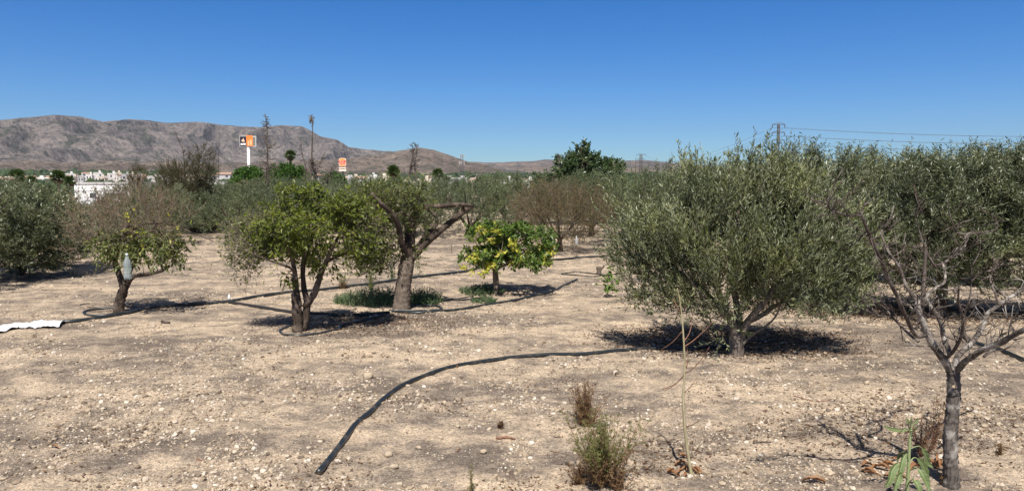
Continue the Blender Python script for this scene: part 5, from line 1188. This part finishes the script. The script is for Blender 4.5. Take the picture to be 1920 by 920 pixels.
# curled dry leaves
def curled(c, L, W, yaw, m, name='dead_leaf', curl=1.2, tilt=0.0, rs=R, droop=0.0):
    nu, nv = 9, 5; V = []
    for i in range(nu):
        u = i / (nu - 1.); w = W * math.sin(math.pi * min(1, u * .92 + .06)) ** .7 * (1 + .25 * rs.normal() * .4)
        for j in range(nv):
            v = (j / (nv - 1.) - .5) * 2; x = L * (u - .5); y = w * .5 * v * math.cos(curl * abs(v) * .6); z = w * .5 * abs(v) * math.sin(curl * abs(v)) + L * .12 * math.sin(u * 3.14) + .004 * rs.normal() * L * 8
            V.append((x, y, z))
    V = np.array(V); ca, sa = math.cos(yaw), math.sin(yaw); V = np.stack([V[:, 0] * ca - V[:, 1] * sa, V[:, 0] * sa + V[:, 1] * ca, V[:, 2] + V[:, 0] * tilt], -1) + c
    i = (np.arange(nu - 1)[:, None] * nv + np.arange(nv - 1)[None, :]); return V, np.stack([i, i + 1, i + nv + 1, i + nv], -1).reshape(-1, 4)
rs = np.random.RandomState(14)
def leaf_pile(spots, label, group, L0=.07):
    for (px, py) in spots:
        g = gnd(px, py); c = np.array([g[0], g[1], float(terrain(g[0], g[1])) + .012]); V, Fc = curled(np.zeros(3), L0 * rs.uniform(.7, 1.3), L0 * .42 * rs.uniform(.5, 1.2), rs.rand() * 6.28, None, rs=rs, tilt=rs.normal() * .25)
        o = meshobj('dead_leaf', V, Fc, M['deadleaf'], None, True); o.location = c; tag(o, label, 'dead leaf', group)
leaf_pile([(1262, 892), (1275, 888), (1284, 882), (1293, 884), (1302, 888), (1270, 896), (1286, 894), (1258, 888), (1276, 872), (1282, 862), (1306, 884), (1290, 876)], 'curled rusty dry leaf at the foot of the thin sapling', 'dry leaves at the sapling foot', .075)
leaf_pile([(1526, 908)], 'single large rusty dry leaf lying alone at the bottom edge', None, .10)
leaf_pile([(1628, 888), (1636, 893), (1625, 876), (1640, 878), (1652, 880), (1664, 874), (1672, 884), (1655, 868), (1668, 898), (1690, 900), (1715, 880), (1753, 878), (1762, 872), (1748, 872), (1757, 866), (1700, 858), (1680, 862)], 'curled rusty dry leaf between the drooping plant and bare tree', 'dry leaves round the drooping plant', .085)
leaf_pile([(860, 848), (858, 690), (1155, 706), (388, 642), (318, 800), (104, 840)], 'lone brown dry leaf on the open soil', 'dry leaves on the open soil', .045)
# a bit of bark and a stick
def stick(pts, r, label, m='dead_wood', name='fallen_stick'):
    tb = Tubes(); G = [gnd(*p) for p in pts]; P_ = spline(G, 10); P_[:, 2] = terrain(P_[:, 0], P_[:, 1]) + r * .9; tb.add(P_, np.linspace(r, r * .6, 10), 7, True, .15); tag(tb.build(name, M[m]), label, 'stick')
stick([(930, 821), (950, 822), (966, 824)], .010, 'short brown stick near the dark dry tuft', 'twig_red')
stick([(232, 694), (252, 703), (272, 711)], .004, 'thin pale stick on the soil at left', 'twig_grey')
stick([(150, 571), (168, 569)], .009, 'short dark stick left of the half dry citrus')
stick([(1243, 732), (1252, 728), (1266, 718)], .004, 'thin dark twig lying left of the thin sapling', 'twig_red')
stick([(1412, 832), (1430, 830), (1446, 828)], .007, 'dark twig on the soil right of the sapling')
stick([(370, 862), (378, 865)], .006, 'short dark twig at lower left', 'twig_red')
stick([(304, 604), (318, 606)], .02, 'dark curled scrap below the main hose')
stick([(1488, 742), (1530, 752), (1560, 748)], .005, 'long thin twig between the olive and bare tree', 'twig_red')

# drooping leafy plant
def droop_plant():
    g = gnd(1699, 930); b = zfix(g, .02); Y = b[1]
    t = thing('leafy_plant', b, 'drooping green broad leaved plant left of the bare tree foot', 'plant'); tb = Tubes(); limb(tb, [b] + px_line([(1702, 900), (1704, 860), (1706, 825), (1708, 805)], Y), .010, .006, 26, 10, .05); tb.build('stem', M['stem_green'], t)
    lm = leafmat('broad_leaf', [(.11, .155, .055), (.15, .20, .08), (.19, .24, .10)], (.22, .27, .15), .5, .3, .35); st = M['stem_green']; rs = np.random.RandomState(2)
    def leaf(path, W):
        W *= .68
        """blade hung along a path of points, with a stalk over the first third"""
        P_ = spline(path, 26); s0 = 8; tb = Tubes(); tb.add(P_, np.linspace(.0032, .0012, 26), 6); st_o = tb.build('leaf_stalk', st, t)
        T_ = nrm(np.gradient(P_, axis=0)); V = []; nv = 9; view = np.array([.15, -1, .25])
        for i in range(s0, 26):
            u = (i - s0) / (25. - s0); w = W * (math.sin(math.pi * min(1, u ** .7 * .96 + .03)) ** .8); s = np.cross(T_[i], view); s /= np.linalg.norm(s); nn = np.cross(s, T_[i])
            for j in range(nv):
                v = (j / (nv - 1.) - .5) * 2; V.append(P_[i] + s * v * w * .5 + nn * (abs(v) * w * .22 + .0035 * math.sin(i * 2.1 + v * 3) * abs(v)))
        m_ = 26 - s0; i = (np.arange(m_ - 1)[:, None] * nv + np.arange(nv - 1)[None, :]); Q = np.stack([i, i + 1, i + nv + 1, i + nv], -1).reshape(-1, 4); meshobj('leaf', np.array(V), Q, lm, t, True)
    for (pts, W) in [([(1704, 866), (1700, 850, -.03), (1693, 862, -.06), (1687, 885, -.08), (1682, 893, -.08)], .055), ([(1703, 875), (1688, 866, -.05), (1674, 880, -.08), (1668, 900, -.1), (1658, 914, -.1)], .065), ([(1702, 897), (1690, 889, -.08), (1683, 900, -.12), (1676, 925, -.14)], .06),
                     ([(1705, 866), (1715, 857, .02), (1728, 868, .04), (1736, 890, .05), (1738, 912, .05)], .06), ([(1704, 882), (1718, 876, -.04), (1730, 890, -.07), (1737, 905, -.08), (1744, 925, -.1)], .06), ([(1707, 840), (1724, 836, .04), (1734, 850, .06), (1740, 868, .08), (1750, 876, .08)], .05), ([(1703, 905), (1712, 898, -.1), (1722, 912, -.14), (1728, 935, -.15)], .055),
                     ([(1705, 850), (1694, 846, .05), (1686, 852, .08), (1682, 865, .09)], .035)]: leaf(px_line(pts, Y), W)
    for (pts, W) in [([(1706, 808), (1690, 806, -.02), (1672, 804, -.03), (1656, 797, -.04)], .030), ([(1707, 806), (1712, 796, 0), (1719, 788, 0), (1722, 784, 0)], .022), ([(1706, 806), (1703, 796, 0), (1701, 788, 0), (1699, 782, 0)], .022), ([(1707, 806), (1707, 795, -.02), (1708, 786, -.03), (1709, 780, -.03)], .02), ([(1706, 808), (1699, 803, -.04), (1694, 806, -.06), (1690, 812, -.07)], .02), ([(1707, 808), (1713, 806, -.03), (1718, 802, -.04), (1721, 796, -.05)], .018)]: leaf(px_line(pts, Y), W)
droop_plant()

# ================================================================== AIR
def haze():
    m = bpy.data.materials.new('haze'); m.use_nodes = True; nt = m.node_tree; nt.nodes.remove(nt.nodes['Principled BSDF'])
    v = nt.nodes.new('ShaderNodeVolumePrincipled'); v.inputs['Color'].default_value = (.50, .68, 1.0, 1); v.inputs['Density'].default_value = 3.4e-5; v.inputs['Anisotropy'].default_value = .2
    nt.links.new(v.outputs[0], nt.nodes['Material Output'].inputs['Volume'])
    V, Fc = box_vf(-16000, 16000, -16000, 16000, -12, 1100)
    o = meshobj('haze', V, Fc, m); tag(o, 'thin blue air between the grove and the mountains', kind='stuff')
haze()
